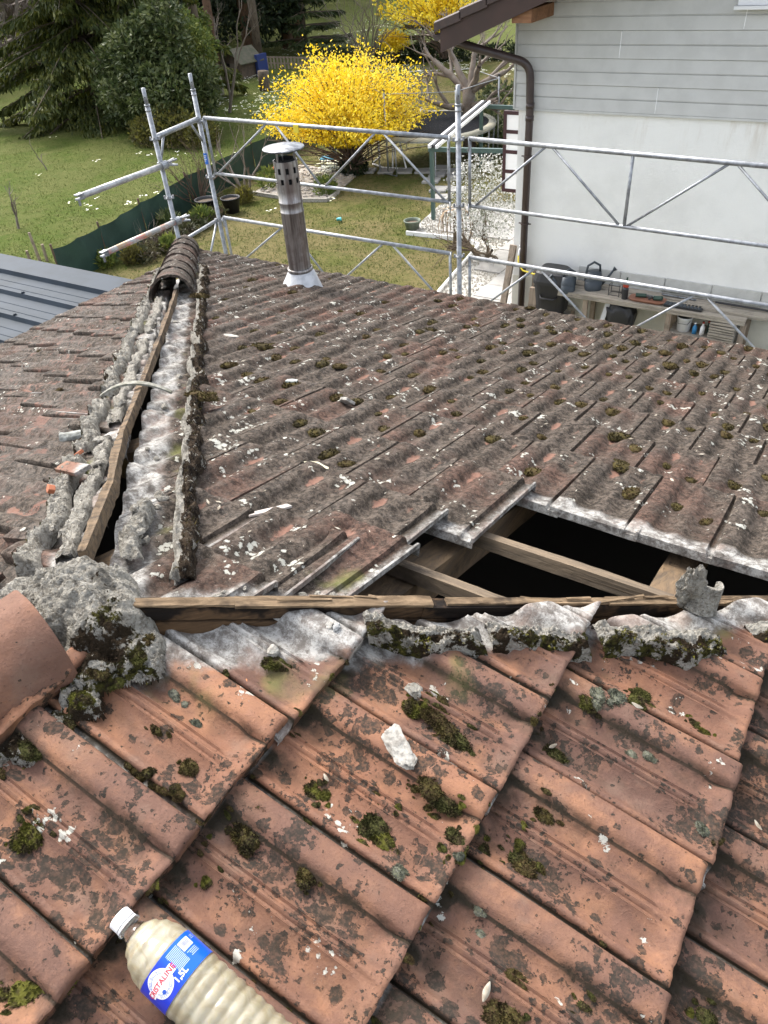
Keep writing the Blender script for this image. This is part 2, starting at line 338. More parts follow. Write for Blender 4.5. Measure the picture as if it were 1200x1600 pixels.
M['leaf_conifer'] = leafmat('spruce_needles', (.062, .076, .012), (.032, .046, .010), (.120, .125, .020))
M['leaf_dark'] = leafmat('dark_evergreen', (.016, .027, .012), (.026, .040, .016), (.045, .060, .022))
M['leaf_midconifer'] = leafmat('green_fir_needles', (.04, .06, .02), (.06, .08, .025), (.08, .09, .03))
M['leaf_laurel'] = leafmat('laurel_leaf', (.045, .066, .022), (.075, .098, .030), (.17, .19, .08), .42)
M['leaf_yellow'] = leafmat('yellowing_leaf', (.12, .12, .03), (.09, .08, .03), (.22, .20, .04))
M['leaf_bright'] = leafmat('fresh_leaf', (.13, .17, .04), (.09, .13, .03), (.25, .27, .06))
M['forsythia'] = leafmat('forsythia_flower', (.84, .64, .03), (.78, .55, .02), (.88, .74, .10), .6, 6, .35)
M['blossom'] = leafmat('white_blossom', (.50, .50, .47), (.14, .15, .10), (.66, .66, .63), .7, 5)
M['grass_blade'] = leafmat('grass_blade', (.075, .108, .018), (.100, .112, .028), (.048, .080, .012), .7, 1.2, .3)
M['primrose'] = simple('primrose_flower', (.72, .72, .45), .7, (.75, .75, .68), 3)
M['palm_dead'] = simple('dead_palm_leaf', (.30, .22, .14), .85, (.20, .14, .09), 15)
M['glass'] = None

# ------------------------------------------------------------------ ground
GZ = -3.6
def gz(x, y):
    d = 0.33 * x * -1 + .94 * y     # distance along the view, about
    return GZ + max(0, d - 44) * .10 + .05 * noise.noise(Vector((x * .25, y * .25, 0))) * sst(6, 14, math.hypot(x + 2, y - 2) * .7)
def ground():
    xs = sorted(set([-600, -350, -200, -120, -90] + list(np.arange(-70, 20, 1.0)) + [24, 30, 40, 60, 100, 200, 400, 600]))
    ys = sorted(set([-400, -200, -100, -50, -25, -12, -6, -3] + list(np.arange(0, 60, 1.0)) + [65, 75, 90, 120, 160, 220, 320, 500, 700]))
    vs = [(x, y, gz(x, y)) for y in ys for x in xs]; nx = len(xs)
    fs = [(j * nx + i, j * nx + i + 1, (j + 1) * nx + i + 1, (j + 1) * nx + i) for j in range(len(ys) - 1) for i in range(nx - 1)]
    g = NG('lawn_grass'); p = g.pos
    n1 = g.noise(p, .55, 5, .6).outputs[0]; n2 = g.noise(p, 3.2, 6, .7).outputs[0]; n3 = g.noise(p, 22, 5, .75).outputs[0]
    c = g.mix(g.ramp(n2, .36, .64), (.095, .110, .026), (.150, .135, .050)); c = g.mix(g.math('MULTIPLY', g.ramp(n1, .42, .56), .75), c, (.185, .150, .070)); c = g.mix(g.math('MULTIPLY', g.ramp(g.noise(p, 7, 6, .75).outputs[0], .50, .62), .6), c, (.070, .075, .022))
    c = g.mix(g.ramp(n3, .45, .30), c, (.045, .055, .015)); c = g.mix(g.math('MULTIPLY', g.ramp(n3, .6, .72), .6), c, (.18, .17, .07))
    sx = g.n('ShaderNodeSeparateXYZ'); g.s_(sx, 0, p)
    far = g.ramp(g.math('ADD', g.math('MULTIPLY', sx.outputs[0], -.30), g.math('MULTIPLY', sx.outputs[1], .94)), 27, 34)
    c = g.mix(g.math('MULTIPLY', far, .7), c, (.105, .135, .035))
    md = g.ramp(g.math('ADD', g.math('ADD', sx.outputs[0], g.math('MULTIPLY', sx.outputs[1], .2)), 8.86), .15, -.25)
    c = g.mix(md, c, g.mix(g.math('MULTIPLY', g.math('SUBTRACT', 1.0, far), .45), c, (.050, .105, .008)))
    g.out(c, .95, g.math('ADD', n3, n2), .05, spec=.1)
    me = bpy.data.meshes.new('ground'); me.from_pydata(vs, [], fs); me.polygons.foreach_set('use_smooth', [True] * len(fs))
    tag(link('ground', me, None, g.m), kind='structure')
ground()

# ------------------------------------------------------------------ foliage tools
def cards(name, c, d, L_, W_, mat, parent=None, tri=False, up=None):
    """c (N,3) base centres, d (N,3) long directions, L_ W_ arrays: one folded leaf blade each"""
    n = len(c); d = d / (np.linalg.norm(d, axis=1, keepdims=True) + 1e-9)
    r = rng.normal(size=(n, 3)) if up is None else up + rng.normal(size=(n, 3)) * .45
    s = np.cross(d, r); s /= (np.linalg.norm(s, axis=1, keepdims=True) + 1e-9)
    L_ = np.broadcast_to(L_, (n,))[:, None]; W_ = np.broadcast_to(W_, (n,))[:, None]
    if tri:
        v = np.stack([c - s * W_ / 2, c + s * W_ / 2, c + d * L_], 1).reshape(-1, 3); k = 3
    else:
        v = np.stack([c, c + d * L_ * .5 - s * W_ / 2, c + d * L_, c + d * L_ * .5 + s * W_ / 2], 1).reshape(-1, 3); k = 4
    me = bpy.data.meshes.new(name); me.vertices.add(len(v)); me.vertices.foreach_set('co', v.astype(np.float32).ravel())
    me.loops.add(n * k); me.loops.foreach_set('vertex_index', np.arange(n * k, dtype=np.int32))
    me.polygons.add(n); me.polygons.foreach_set('loop_start', np.arange(0, n * k, k, dtype=np.int32))
    try: me.polygons.foreach_set('loop_total', np.full(n, k, dtype=np.int32))
    except Exception: pass
    me.update(calc_edges=True)
    return link(name, me, parent, mat)
def rdir(n, bias=(0, 0, 0), k=0.):
    v = rng.normal(size=(n, 3)); v /= np.linalg.norm(v, axis=1, keepdims=True); return v + np.array(bias) * k
def grow(mb, p, d, r, L_, depth, tips, droop=0., spread=.6, seg=5, kids=(2, 3), shrink=.68, step=4):
    pts = [p]; q = p.copy(); dd = d.normalized(); rr = [r]
    for i in range(step):
        dd = (dd + Vector([R.gauss(0, .13) for _ in range(3)]) + Vector((0, 0, -droop))).normalized(); q = q + dd * L_ / step; pts.append(q.copy()); rr.append(lerp(r, r * .6, (i + 1) / step))
        if depth <= 1: tips.append(q.copy())
    mb.tube(pts, rr, seg, caps=False)
    if depth > 0:
        for k in range(R.randint(*kids)):
            j = R.randint(max(1, step - 2), step); nd = (dd + Vector([R.gauss(0, spread) for _ in range(3)]) + Vector((0, 0, .12))).normalized()
            grow(mb, pts[j], nd, rr[j] * .72, L_ * shrink * R.uniform(.75, 1.15), depth - 1, tips, droop, spread, max(3, seg - 1), kids, shrink, step)

def clump_cloud(blobs, n):
    """points in the shells of several noisy ellipsoids, normals outward"""
    P = []; N = []; wts = np.array([b[3] * b[4] * b[5] for b in blobs]) ** .7; cnt = (wts / wts.sum() * n).astype(int)
    for (x, y, z, a, b, c), k in zip(blobs, cnt):
        u = rdir(k); rad = (.62 + .38 * rng.random(k) ** .5)[:, None]
        wob = np.array([1 + .42 * noise.noise(Vector(q * 2.3 + np.array([x, y, z]))) + .24 * noise.noise(Vector(q * 6 + np.array([x, y, z]))) for q in u])[:, None]
        P.append(np.array([x, y, z]) + u * np.array([a, b, c]) * rad * wob); N.append(u)
    return np.concatenate(P), np.concatenate(N)

def leafy(name, label, cat, base, blobs, n, leaf, mat, trunk=None, group=None, size=(.10, .05), bias=(0, 0, .1), extra=None):
    t = thing(name, label, cat, base, group=group)
    bl = [(b[0] - base[0], b[1] - base[1], b[2] - base[2], *b[3:]) for b in blobs]
    P, N = clump_cloud(bl, n); k = len(P)
    cards(leaf, P, N * .6 + rdir(k) * .8 + np.array(bias), size[0] * (.6 + .8 * rng.random(k)), size[1] * (.6 + .8 * rng.random(k)), mat, t)
    if trunk:
        mb = MB()
        for p0, p1, r in trunk: 
            p0 = Vector(p0) - Vector(base); p1 = Vector(p1) - Vector(base); mid = p0.lerp(p1, .5) + Vector([R.gauss(0, .04) for _ in range(3)]); mb.tube([p0, mid, p1], [r, r * .85, r * .6], 8)
        mb.build('trunk', M['trunk'], t, True)
    return t

def conifer(name, label, base, h, rad, mat, trunkmat, n_whorl=16, droop=.5, dens=1.0, r0=.16, z0=.08, group=None, size=(.26, .075), hang=.8):
    t = thing(name, label, 'tree', base, group=group)
    MB().tube([(0, 0, -.1), (.03, .02, h * .5), (0, 0, h)], [r0, r0 * .7, .03], 9).build('trunk', trunkmat, t, True)
    bm_ = MB(); C_ = []; D_ = []
    for i in range(n_whorl):
        f = i / (n_whorl - 1); z = h * (z0 + (1 - z0) * f); rl = rad * (1 - f) ** .75 + .15
        for k in range(R.randint(6, 8)):
            a = R.uniform(0, 2 * math.pi); ln = rl * R.uniform(.72, 1.12); pts = []
            for j in range(6):
                q = j / 5; pts.append(Vector((math.cos(a) * ln * q, math.sin(a) * ln * q, z + .10 * ln * q - droop * ln * q * q * .55 + .10 * ln * q ** 4)))
            bm_.tube(pts, [.035 * (1 - .8 * j / 5) * (1 - f * .6) for j in range(6)], 4, False)
            m_ = int(ln * 62 * dens)
            for _ in range(m_):
                q = R.uniform(.12, 1.0) ** .75; j = min(4, int(q * 5)); p = pts[j].lerp(pts[j + 1], q * 5 - j); sd_ = R.gauss(0, .16 * ln * (1.15 - q)); 
                p = p + Vector((-math.sin(a) * sd_, math.cos(a) * sd_, -abs(R.gauss(0, .06)) * hang)); C_.append(p)
                D_.append(Vector((math.cos(a) * .55 + R.gauss(0, .35), math.sin(a) * .55 + R.gauss(0, .35), -hang * R.uniform(.3, 1.2))))
    bm_.build('limb', trunkmat, t)['kind'] = 'stuff'
    n = len(C_); cards('foliage', np.array(C_), np.array(D_), size[0] * (.6 + .8 * rng.random(n)), size[1] * (.6 + .8 * rng.random(n)), mat, t)
    return t

# ================================================================== THE ROOF WE STAND OVER
# frame: apex of the roof at the origin, +X down slope A (near), +Y down slope B (far), -X down slope C (left)
TS = 0.3009; TH = math.atan(TS); CS, SN = math.cos(TH), math.sin(TH); LE = .33; TW = .2043; PL = LE * CS
EAVE_B, EAVE_C, EAVE_A = 4.02, 3.62, 2.6
roof = thing('tiled_roof', 'old hip roof of terracotta tiles with an open hole and stripped ridges in the foreground', 'roof')
RIB = .088
def prof(x):
    k = [(-.034, .013), (-.029, .014), (-.026, .002), (-.006, .002), (.0035, .003), (.006, .013), (.010, .0165), (.016, .016), (.021, .009), (.034, .0005), (.048, -.002), (.060, .0015), (.072, .0095),
         (.076, .0150), (.079, .0105), (.0825, .0105), (.086, .0175), (.090, .0175), (.0935, .0105), (.097, .0105), (.100, .0150), (.104, .0090), (.115, .0010), (.128, -.002), (.139, .002), (.148, .013), (.157, .0245), (.164, .0285), (.190, .0290), (.1985, .026), (.2020, .017)]
    if x <= k[0][0]: return k[0][1]
    for (a, b), (c, d) in zip(k, k[1:]):
        if x <= c: return lerp(b, d, (x - a) / (c - a))
    return k[-1][1]
def tile_data(hires, seed=0, chip=False):
    xs = [-.034, -.029, -.026, -.006, .0030, .0045, .0065, .009, .014, .018, .022, .028, .035, .042, .048, .055, .063, .069, .073, .076, .079, .0825, .085, .088, .091, .0935, .097, .100, .104, .109, .115, .122, .128, .134, .140, .146, .149, .153, .157, .161, .166, .174, .184, .190, .195, .199, .202] if hires else [-.034, -.029, -.026, -.002, .0035, .008, .018, .034, .050, .066, .076, .0875, .100, .114, .128, .141, .150, .162, .180, .197, .202]
    ys = [0, .0015, .004, .008, .014, .022, .03, .038, .046, .056, .07, .09, .12, .16, .2, .24, .27, .29, .30, .31, .32, .33, .35, .362, .373, .384, .395] if hires else [0, .003, .010, .025, .045, .07, .14, .22, .29, .33, .352, .373, .395]
    lo = random.Random(seed); wx = lo.uniform(-.0025, .0025); wz = lo.uniform(-.002, .002)
    V = []; A_ = []
    for y in ys:
        fl = max(0, (.055 - y) / .055)
        up = sst(.285, .315, y); head = sst(.352, .372, y)
        for x in xs:
            xx = x
            if .035 < x < .150: xx = RIB + (x - RIB) / (1 + 1.5 * fl ** 1.6)
            pz = prof(xx); b = lerp(pz, .0235, .62 * fl ** 2 if x > 0 else 0)
            if x > .03 and x < .15: b = lerp(b, max(b, .011), up * .8)
            if head > 0 and x > 0: b = lerp(b, .0165, head)
            z = b * (.95 if hires else .76) + .028 * (1 - y / LE) + wz * math.sin(y * 9 + x * 11)
            if x < -.0005: z = .002 + (b if x < -.02 else .001) + .030 * (1 - y / LE) * .8
            rd = .0045 * (1 - min(1, y / .008)) ** 2; z -= rd
            n = noise.noise(Vector((x * 25 + seed * 5, y * 25, seed))) * .0011 + noise.noise(Vector((x * 90 + seed * 5, y * 90, seed))) * .0004
            yy = y + (noise.noise(Vector((x * 30 + seed * 3, 0, seed))) * .0022 + noise.noise(Vector((x * 110 + seed * 3, 3, seed))) * .0012 if y < .01 else 0)
            V.append((x + wx * math.sin(y * 8), yy, z + n))
            bare = 1. if (x < -.004 or y > LE + .004) else 0.
            v1 = math.exp(-((x - .128) / .016) ** 2); v2 = math.exp(-((x - .048) / .014) ** 2)
            patch = max(v1, v2 * .6) * math.exp(-((y - .055) / .028) ** 2) * 1.35
            dirt_shade = max(v1, v2) * .35 + .9 * math.exp(-((x - .148) / .006) ** 2) + sst(.26, .33, y) * .75 + (1. if -.03 < x < .005 else 0)  # channel soil, plus shade painted into the crest foot, lap and joint
            A_.append((bare, min(1, patch), min(1, dirt_shade), 1))
    nx, ny = len(xs), len(ys); F_ = []
    for j in range(ny - 1):
        for i in range(nx - 1): F_.append((j * nx + i, j * nx + i + 1, (j + 1) * nx + i + 1, (j + 1) * nx + i))
    def skirt(ids, dz):
        b = len(V)
        for q in ids: x, y, z = V[q]; V.append((x, y + (.0015 if y < .02 else 0), dz(x, y, z))); A_.append((A_[q][0], 0, 1.0, 1))  # skirts fully dark: algae and the painted shade of butts and joint sides
        for k in range(len(ids) - 1): F_.append((ids[k], b + k, b + k + 1, ids[k + 1]))
    skirt([i for i in range(nx)], lambda x, y, z: min(z - .012, .004))
    skirt([(ny - 1) * nx + i for i in range(nx)][::-1], lambda x, y, z: -.016)
    skirt([j * nx + nx - 1 for j in range(ny)], lambda x, y, z: z - .026)
    skirt([j * nx for j in range(ny)][::-1], lambda x, y, z: z - .012)
    return V, F_, A_
def tile_mesh(name, hires, seed, mat):
    V, F_, A_ = tile_data(hires, seed); me = bpy.data.meshes.new(name); me.from_pydata(V, [], F_); me.materials.append(mat)
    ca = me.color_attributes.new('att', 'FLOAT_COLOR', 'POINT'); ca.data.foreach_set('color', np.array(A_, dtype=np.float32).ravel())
    me.update(); smooth_angle(me, 48); return me
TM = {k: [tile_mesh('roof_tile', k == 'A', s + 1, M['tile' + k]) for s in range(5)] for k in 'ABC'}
def basis(face):
    if face == 'A': return Vector((0, 1, 0)), Vector((-CS, 0, SN)), Vector((SN, 0, CS))
    if face == 'B': return Vector((-1, 0, 0)), Vector((0, -CS, SN)), Vector((0, SN, CS))
    return Vector((0, -1, 0)), Vector((CS, 0, SN)), Vector((-SN, 0, CS))
def tile_matrix(face, bx, by, jit):
    """bx, by: plan position of the butt corner on the channel side"""
    d = {'A': bx, 'B': by, 'C': -bx}[face]; x, y, z = basis(face)
    Mx = Matrix((x, y, z)).transposed().to_4x4(); Mx.translation = Vector((bx, by, -TS * d)) + z * (jit[0] - (.028 if face == 'A' else .046)) + x * jit[1] + y * jit[2]
    return Mx @ Matrix.Rotation(jit[3], 4, 'Z') @ Matrix.Rotation(jit[4], 4, 'Y') @ Matrix.Rotation(jit[5], 4, 'X')
def clip_mesh(me, planes, name='roof_tile'):
    b = bmesh.new(); b.from_mesh(me)
    for co, no in planes:
        g_ = b.verts[:] + b.edges[:] + b.faces[:]
        r_ = bmesh.ops.bisect_plane(b, geom=g_, plane_co=co, plane_no=no, clear_outer=True)
        ed = [e for e in r_['geom_cut'] if isinstance(e, bmesh.types.BMEdge)]
        if ed:   # give the sawn edge its thickness
            ex = bmesh.ops.extrude_edge_only(b, edges=ed); vv = [v for v in ex['geom'] if isinstance(v, bmesh.types.BMVert)]
            for v in vv: v.co.z -= .014
    if not b.faces: b.free(); return None
    m2 = bpy.data.meshes.new(name); b.to_mesh(m2); b.free()
    for q in me.materials: m2.materials.append(q)
    return m2
tiles = []   # (distance, mesh, matrix)
tr = random.Random(11)
def put_tile(face, bx, by, planes=(), jit=None, seed=None):
    j = jit or [tr.uniform(-.0015, .0025), tr.uniform(-.002, .002), tr.uniform(-.006, .006), tr.gauss(0, .006), tr.gauss(0, .006), tr.gauss(0, .004)]
    me = TM[face][tr.randrange(5) if seed is None else seed]; Mx = tile_matrix(face, bx, by, j); inv = Mx.inverted()
    if planes:
        cs = [Mx @ Vector((x, y, .01)) for x in (-.034, .204) for y in (0, .395)]; keep = []
        for co, no in planes:
            dd = [(c - co).dot(no) for c in cs]
            if min(dd) > 0: return
            if max(dd) > -.001: keep.append((inv @ co, (inv.to_3x3() @ no).normalized()))
        if keep:
            me = clip_mesh(me, keep)
            if me is None: return
    ctr = Mx @ Vector((.1, .16, 0)); tiles.append(((ctr - CAM).length, me, Mx))
H2 = math.sqrt(.5)
nAB = Vector((H2, -H2, 0)); nBC = Vector((H2, H2, 0))
def off(base, n, d): return base + n * d
# slope A
for i in range(0, 8):
    for j in range(-6, 14):
        st = 0.5 if i % 2 == 0 else 0.
        bx = .065 + PL * i; y1 = -.329 + (j + st) * TW; y0 = y1 - TW
        if y0 > bx or y1 < -1.3: continue
        cut = -.014 + .088 * min(1.4, max(0, bx - PL / 2 - .06)) + tr.uniform(-.006, .006)
        pl = [(nAB * cut, -nAB), (Vector((.05, 0, 0)), Vector((-1, 0, 0)))]
        put_tile('A', bx, y0, pl)
# slope B, with the tiles missing round the hole
BJ = .42
for k in range(0, 13):
    by = EAVE_B - k * PL; st = 0 if k % 2 == 0 else .5
    for j in range(-22, 18):
        xj = BJ + (j + st) * TW              # crest side edge (-X side)
        bx = xj + TW
        if xj > by + .05 or bx < -by - .05 or bx > 3.4: continue
        planes = [(nBC * .018, -nBC)]
        if k == 9 and xj > .25: continue
        if k == 10 and xj > .10: continue
        if k == 11 and xj > .02: continue
        if k == 12: continue
        if k <= 8: planes.append((-nAB * .06, nAB))
        else: planes.append((-nAB * .045, nAB))
        jit = None
        if k == 8 and abs(xj - (BJ + 2 * TW)) < .01: jit = [.004, .004, 0, .03, 0, 0]
        if k == 11 and j >= -3: jit = [.004, -.03, -.04, .05, .0, .01]
        put_tile('B', bx, by, planes, jit)
put_tile('B', .262, .545 + .10, [(-nAB * .03, nAB)], [.006, 0, 0, -.04, .01, .0])
put_tile('B', .13, .33, [(nBC * .06, -nBC), (-nAB * .05, nAB)], [.004, 0, 0, -.05, .02, .0])
# slope C
for k in range(0, 12):
    bxx = -(EAVE_C - k * PL); st = 0 if k % 2 == 0 else .5
    if bxx > -.03: continue
    for j in range(-5, 21):
        y0 = -.9 + (j + st) * TW; y1 = y0 + TW     # channel side at y1
        if y0 > -bxx + .05: continue
        planes = [(-nBC * .030, nBC), (Vector((-.05, 0, 0)), Vector((1, 0, 0)))]
        jt = [tr.uniform(-.002, .004), tr.uniform(-.003, .003), tr.uniform(-.012, .012), tr.gauss(0, .012), tr.gauss(0, .012), tr.gauss(0, .008)]
        put_tile('C', bxx, y1, planes, jt)
tiles.sort(key=lambda t: t[0])
def in_view(P, mg=.12):
    d = P - CAM; z = d.dot(cf)
    if z < .1: return False
    return abs(d.dot(cr) / z) < .5106 + mg and abs(d.dot(cu) / z) < .681 + mg
vis = [t for t in tiles if in_view(t[2].translation)]; rest = [t for t in tiles if not in_view(t[2].translation)]
for _, me, Mx in vis[:299]:
    o = link('roof_tile', me, roof); o.matrix_world = Mx
def join(name, lst, parent, mats):
    vs = []; fs = []; cl = []; mi = []; b = 0
    idx = {m_: i for i, m_ in enumerate(mats)}
    for _, me, Mx in lst:
        for v in me.vertices: vs.append(tuple(Mx @ v.co))
        ca = me.color_attributes['att'].data; cl += [tuple(c.color) for c in ca]
        k = idx[me.materials[0]]
        for p in me.polygons: fs.append([b + q for q in p.vertices]); mi.append(k)
        b += len(me.vertices)
    me = bpy.data.meshes.new(name); me.from_pydata(vs, [], fs)
    for q in mats: me.materials.append(q)
    me.polygons.foreach_set('material_index', mi)
    ca = me.color_attributes.new('att', 'FLOAT_COLOR', 'POINT'); ca.data.foreach_set('color', np.array(cl, dtype=np.float32).ravel()); smooth_angle(me, 48)
    return tag(link(name, me, parent), kind='stuff')
if vis[299:]: join('far_tiles', vis[299:], roof, [M['tileA'], M['tileB'], M['tileC']])
if rest: join('tile_field', rest, roof, [M['tileA'], M['tileB'], M['tileC']])
print('tiles in view', len(vis), 'other', len(rest))

# walls, attic floor and dark felt so that the hole opens on a dark attic
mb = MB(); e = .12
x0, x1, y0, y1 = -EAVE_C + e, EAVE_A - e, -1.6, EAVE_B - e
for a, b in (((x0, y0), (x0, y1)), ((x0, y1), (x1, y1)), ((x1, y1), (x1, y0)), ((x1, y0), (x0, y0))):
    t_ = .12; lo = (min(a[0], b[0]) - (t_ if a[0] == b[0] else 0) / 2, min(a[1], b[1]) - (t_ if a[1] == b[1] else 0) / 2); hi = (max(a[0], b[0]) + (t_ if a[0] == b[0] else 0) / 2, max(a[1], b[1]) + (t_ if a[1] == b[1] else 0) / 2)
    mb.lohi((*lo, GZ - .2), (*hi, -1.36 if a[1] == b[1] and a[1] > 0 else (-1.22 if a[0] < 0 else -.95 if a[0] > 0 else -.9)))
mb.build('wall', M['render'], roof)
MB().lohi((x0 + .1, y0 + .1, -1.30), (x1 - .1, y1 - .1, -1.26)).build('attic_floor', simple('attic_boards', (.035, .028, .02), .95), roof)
# timbers of the hole and under the rest of slope B
def onB(x, y, h): return Vector((x, y, -TS * y)) + Vector((0, SN, CS)) * h
def onA(x, y, h=0): return Vector((x, y, -TS * x)) + Vector((SN, 0, CS)) * h
def onC(x, y, h=0): return Vector((x, y, TS * x)) + Vector((-SN, 0, CS)) * h
for n_, xr in enumerate((-.80, -.27, .262, .775, 1.30)):
    y_s = abs(xr) + .05
    MB().beam(onB(xr, y_s + (.12 if xr > 0 else 0) - .12, -.142), onB(xr, 3.85, -.142), .082, .085, (0, SN, CS), 60, .0028, n_ + 3).build('rafter', M['wood_y'], roof)
for n_, (yb, xa, xb) in enumerate(((.892, .20, .905), (.635, .14, .60), (1.207, -.1, 1.4), (.545, -.45, .12))):
    MB().beam(onB(xa, yb, -.078), onB(xb, yb, -.078), .030, .034, (0, SN, CS), 44, .0020, n_ + 13).build('batten', M['wood_x'], roof)
# hip boards (upper plank set on edge, lower plank under it)
def hz(t): return .050 - .406 * (t - .03)
def hip_plank(t0, t1, dz, th, wd, side, seed, nm='hip_board', seg=70):
    a = Vector((t0 + side, t0 - side, hz(t0) + dz)); b = Vector((t1 + side, t1 - side, hz(t1) + dz))
    return MB().beam(a, b, wd, th, (0, 0, 1), seg, .0032, seed).build(nm, M['wood_hip'], roof)
hip_plank(.055, .43, -.026, .026, .028, .0, 1); hip_plank(.425, 1.75, -.026, .027, .028, .002, 2)
hip_plank(.07, 1.7, -.066, .040, .026, .002, 3)
M['wood_pale'] = wood_material('split_pale_wood', (.10, .068, .040), (.27, .19, .115), (.03, .022, .016), 3, .85)
for n_, (ta, tb, wd_) in enumerate(((.055, .20, .020), (.19, .44, .026), (.46, .74, .018), (.70, 1.02, .024), (1.0, 1.7, .022))):
    MB().beam(Vector((ta + .002, ta - .002, hz(ta) - .0085)), Vector((tb + .002, tb - .002, hz(tb) - .0085)), wd_, .006, (0, 0, 1), 30, .0028, 60 + n_).build('split_top', M['wood_pale'], roof)
# splinters lying along the top of the board
mb = MB()
for k in range(16):
    t = R.uniform(.2, 1.15); z = hz(t) - .006; L_ = R.uniform(.02, .10)
    mb.beam((t + R.uniform(-.012, .012), t + R.uniform(-.012, .012), z + R.uniform(0, .004)), (t + L_, t + L_ + R.uniform(-.01, .01), hz(t + L_) - .006 + R.uniform(-.002, .008)), R.uniform(.002, .006), .002)
mb.build('splinter', M['wood_pale'], roof)['kind'] = 'stuff'
# open hip between slopes B and C: split board running down to the old ridge caps
def hipBC(t, h=0, s=0): return Vector((-t + s, t + s, -TS * t + h))
g_ = MB(); prev = None
pts = [(.14, .030, .0), (.36, .026, .008), (.62, .022, -.004), (.95, .018, .004), (1.35, .012, .01), (1.8, .012, .018), (2.3, .01, .022)]
for n_, ((ta, ha, sa), (tb, hb, sb)) in enumerate(zip(pts, pts[1:])):
    MB().beam(hipBC(ta - .012, ha, sa), hipBC(tb + .012, hb, sb), lerp(.017, .016, ta / 2.3), .036, (0, 0, 1), 26, .0065, 20 + n_).build('hip_board', wood_material('split_hip_board', (.060, .046, .034), (.20, .14, .085), (.028, .02, .014), 3, .85) if n_ == 0 else bpy.data.materials['split_hip_board'], roof)

# ridge caps -----------------------------------------------------------
def cap_mesh(r0, r1, L_, mat, seed=0, th=.014, seg=36, steps=26, lump=.002, flat=1.0):
    V = []; F_ = []; ny = steps + 1
    for j in range(ny):
        f = j / steps; r = lerp(r0, r1, f) + (.004 * max(0, 1 - f * 8))
        for layer in (0, 1):
            for k in range(seg + 1):
                a = math.pi * k / seg; q = r - (th if layer else 0); n = noise.noise(Vector((math.cos(a) * 3 + seed, math.sin(a) * 3, f * L_ * 12))) * lump
                V.append(((q + n) * math.cos(a), f * L_, (q + n) * math.sin(a) * flat))
    w_ = 2 * (seg + 1)
    for j in range(steps):
        for k in range(seg):
            a = j * w_ + k; F_.append((a, a + w_, a + w_ + 1, a + 1)); a += seg + 1; F_.append((a, a + 1, a + w_ + 1, a + w_))
    for j in (0, steps):
        for k in range(seg):
            a = j * w_ + k; q = (a, a + 1, a + seg + 2, a + seg + 1); F_.append(q if j == 0 else q[::-1])
    me = bpy.data.meshes.new('ridge_tile'); me.from_pydata(V, [], F_); me.materials.append(mat)
    ca = me.color_attributes.new('att', 'FLOAT_COLOR', 'POINT'); smooth_angle(me, 40); 
    ca = me.color_attributes['att']; ca.data.foreach_set('color', np.tile(np.array([0, 0, 0, 1], dtype=np.float32), len(V))); return me
def place_axis(o, p, d, up=(0, 0, 1)):
    y = Vector(d).normalized(); x = y.cross(Vector(up)).normalized(); z = x.cross(y)
    Mx = Matrix((x, y, z)).transposed().to_4x4(); Mx.translation = Vector(p); o.matrix_world = Mx
cap = link('ridge_tile', cap_mesh(.101, .106, .50, M['cap'], 1, lump=.0035, flat=1.04, steps=50), roof); place_axis(cap, (-.024, -.040, -.026), (-.20, -.98, .02))
tag(cap, 'smooth reddish ridge tile at the left edge of the picture')
me = cap_mesh(.118, .110, .34, M['capold'], 5, lump=.005); hd = Vector((-1, 1, -TS)).normalized()
t = 2.30; n_ = 0
while t < 3.9:
    o = link('ridge_tile', me if n_ else cap_mesh(.120, .112, .34, M['capold'], 2, lump=.005), roof); place_axis(o, hipBC(t, -.015 + .004 * (n_ % 2)), hd + Vector((R.gauss(0, .008), R.gauss(0, .008), .012))); t += .235; n_ += 1

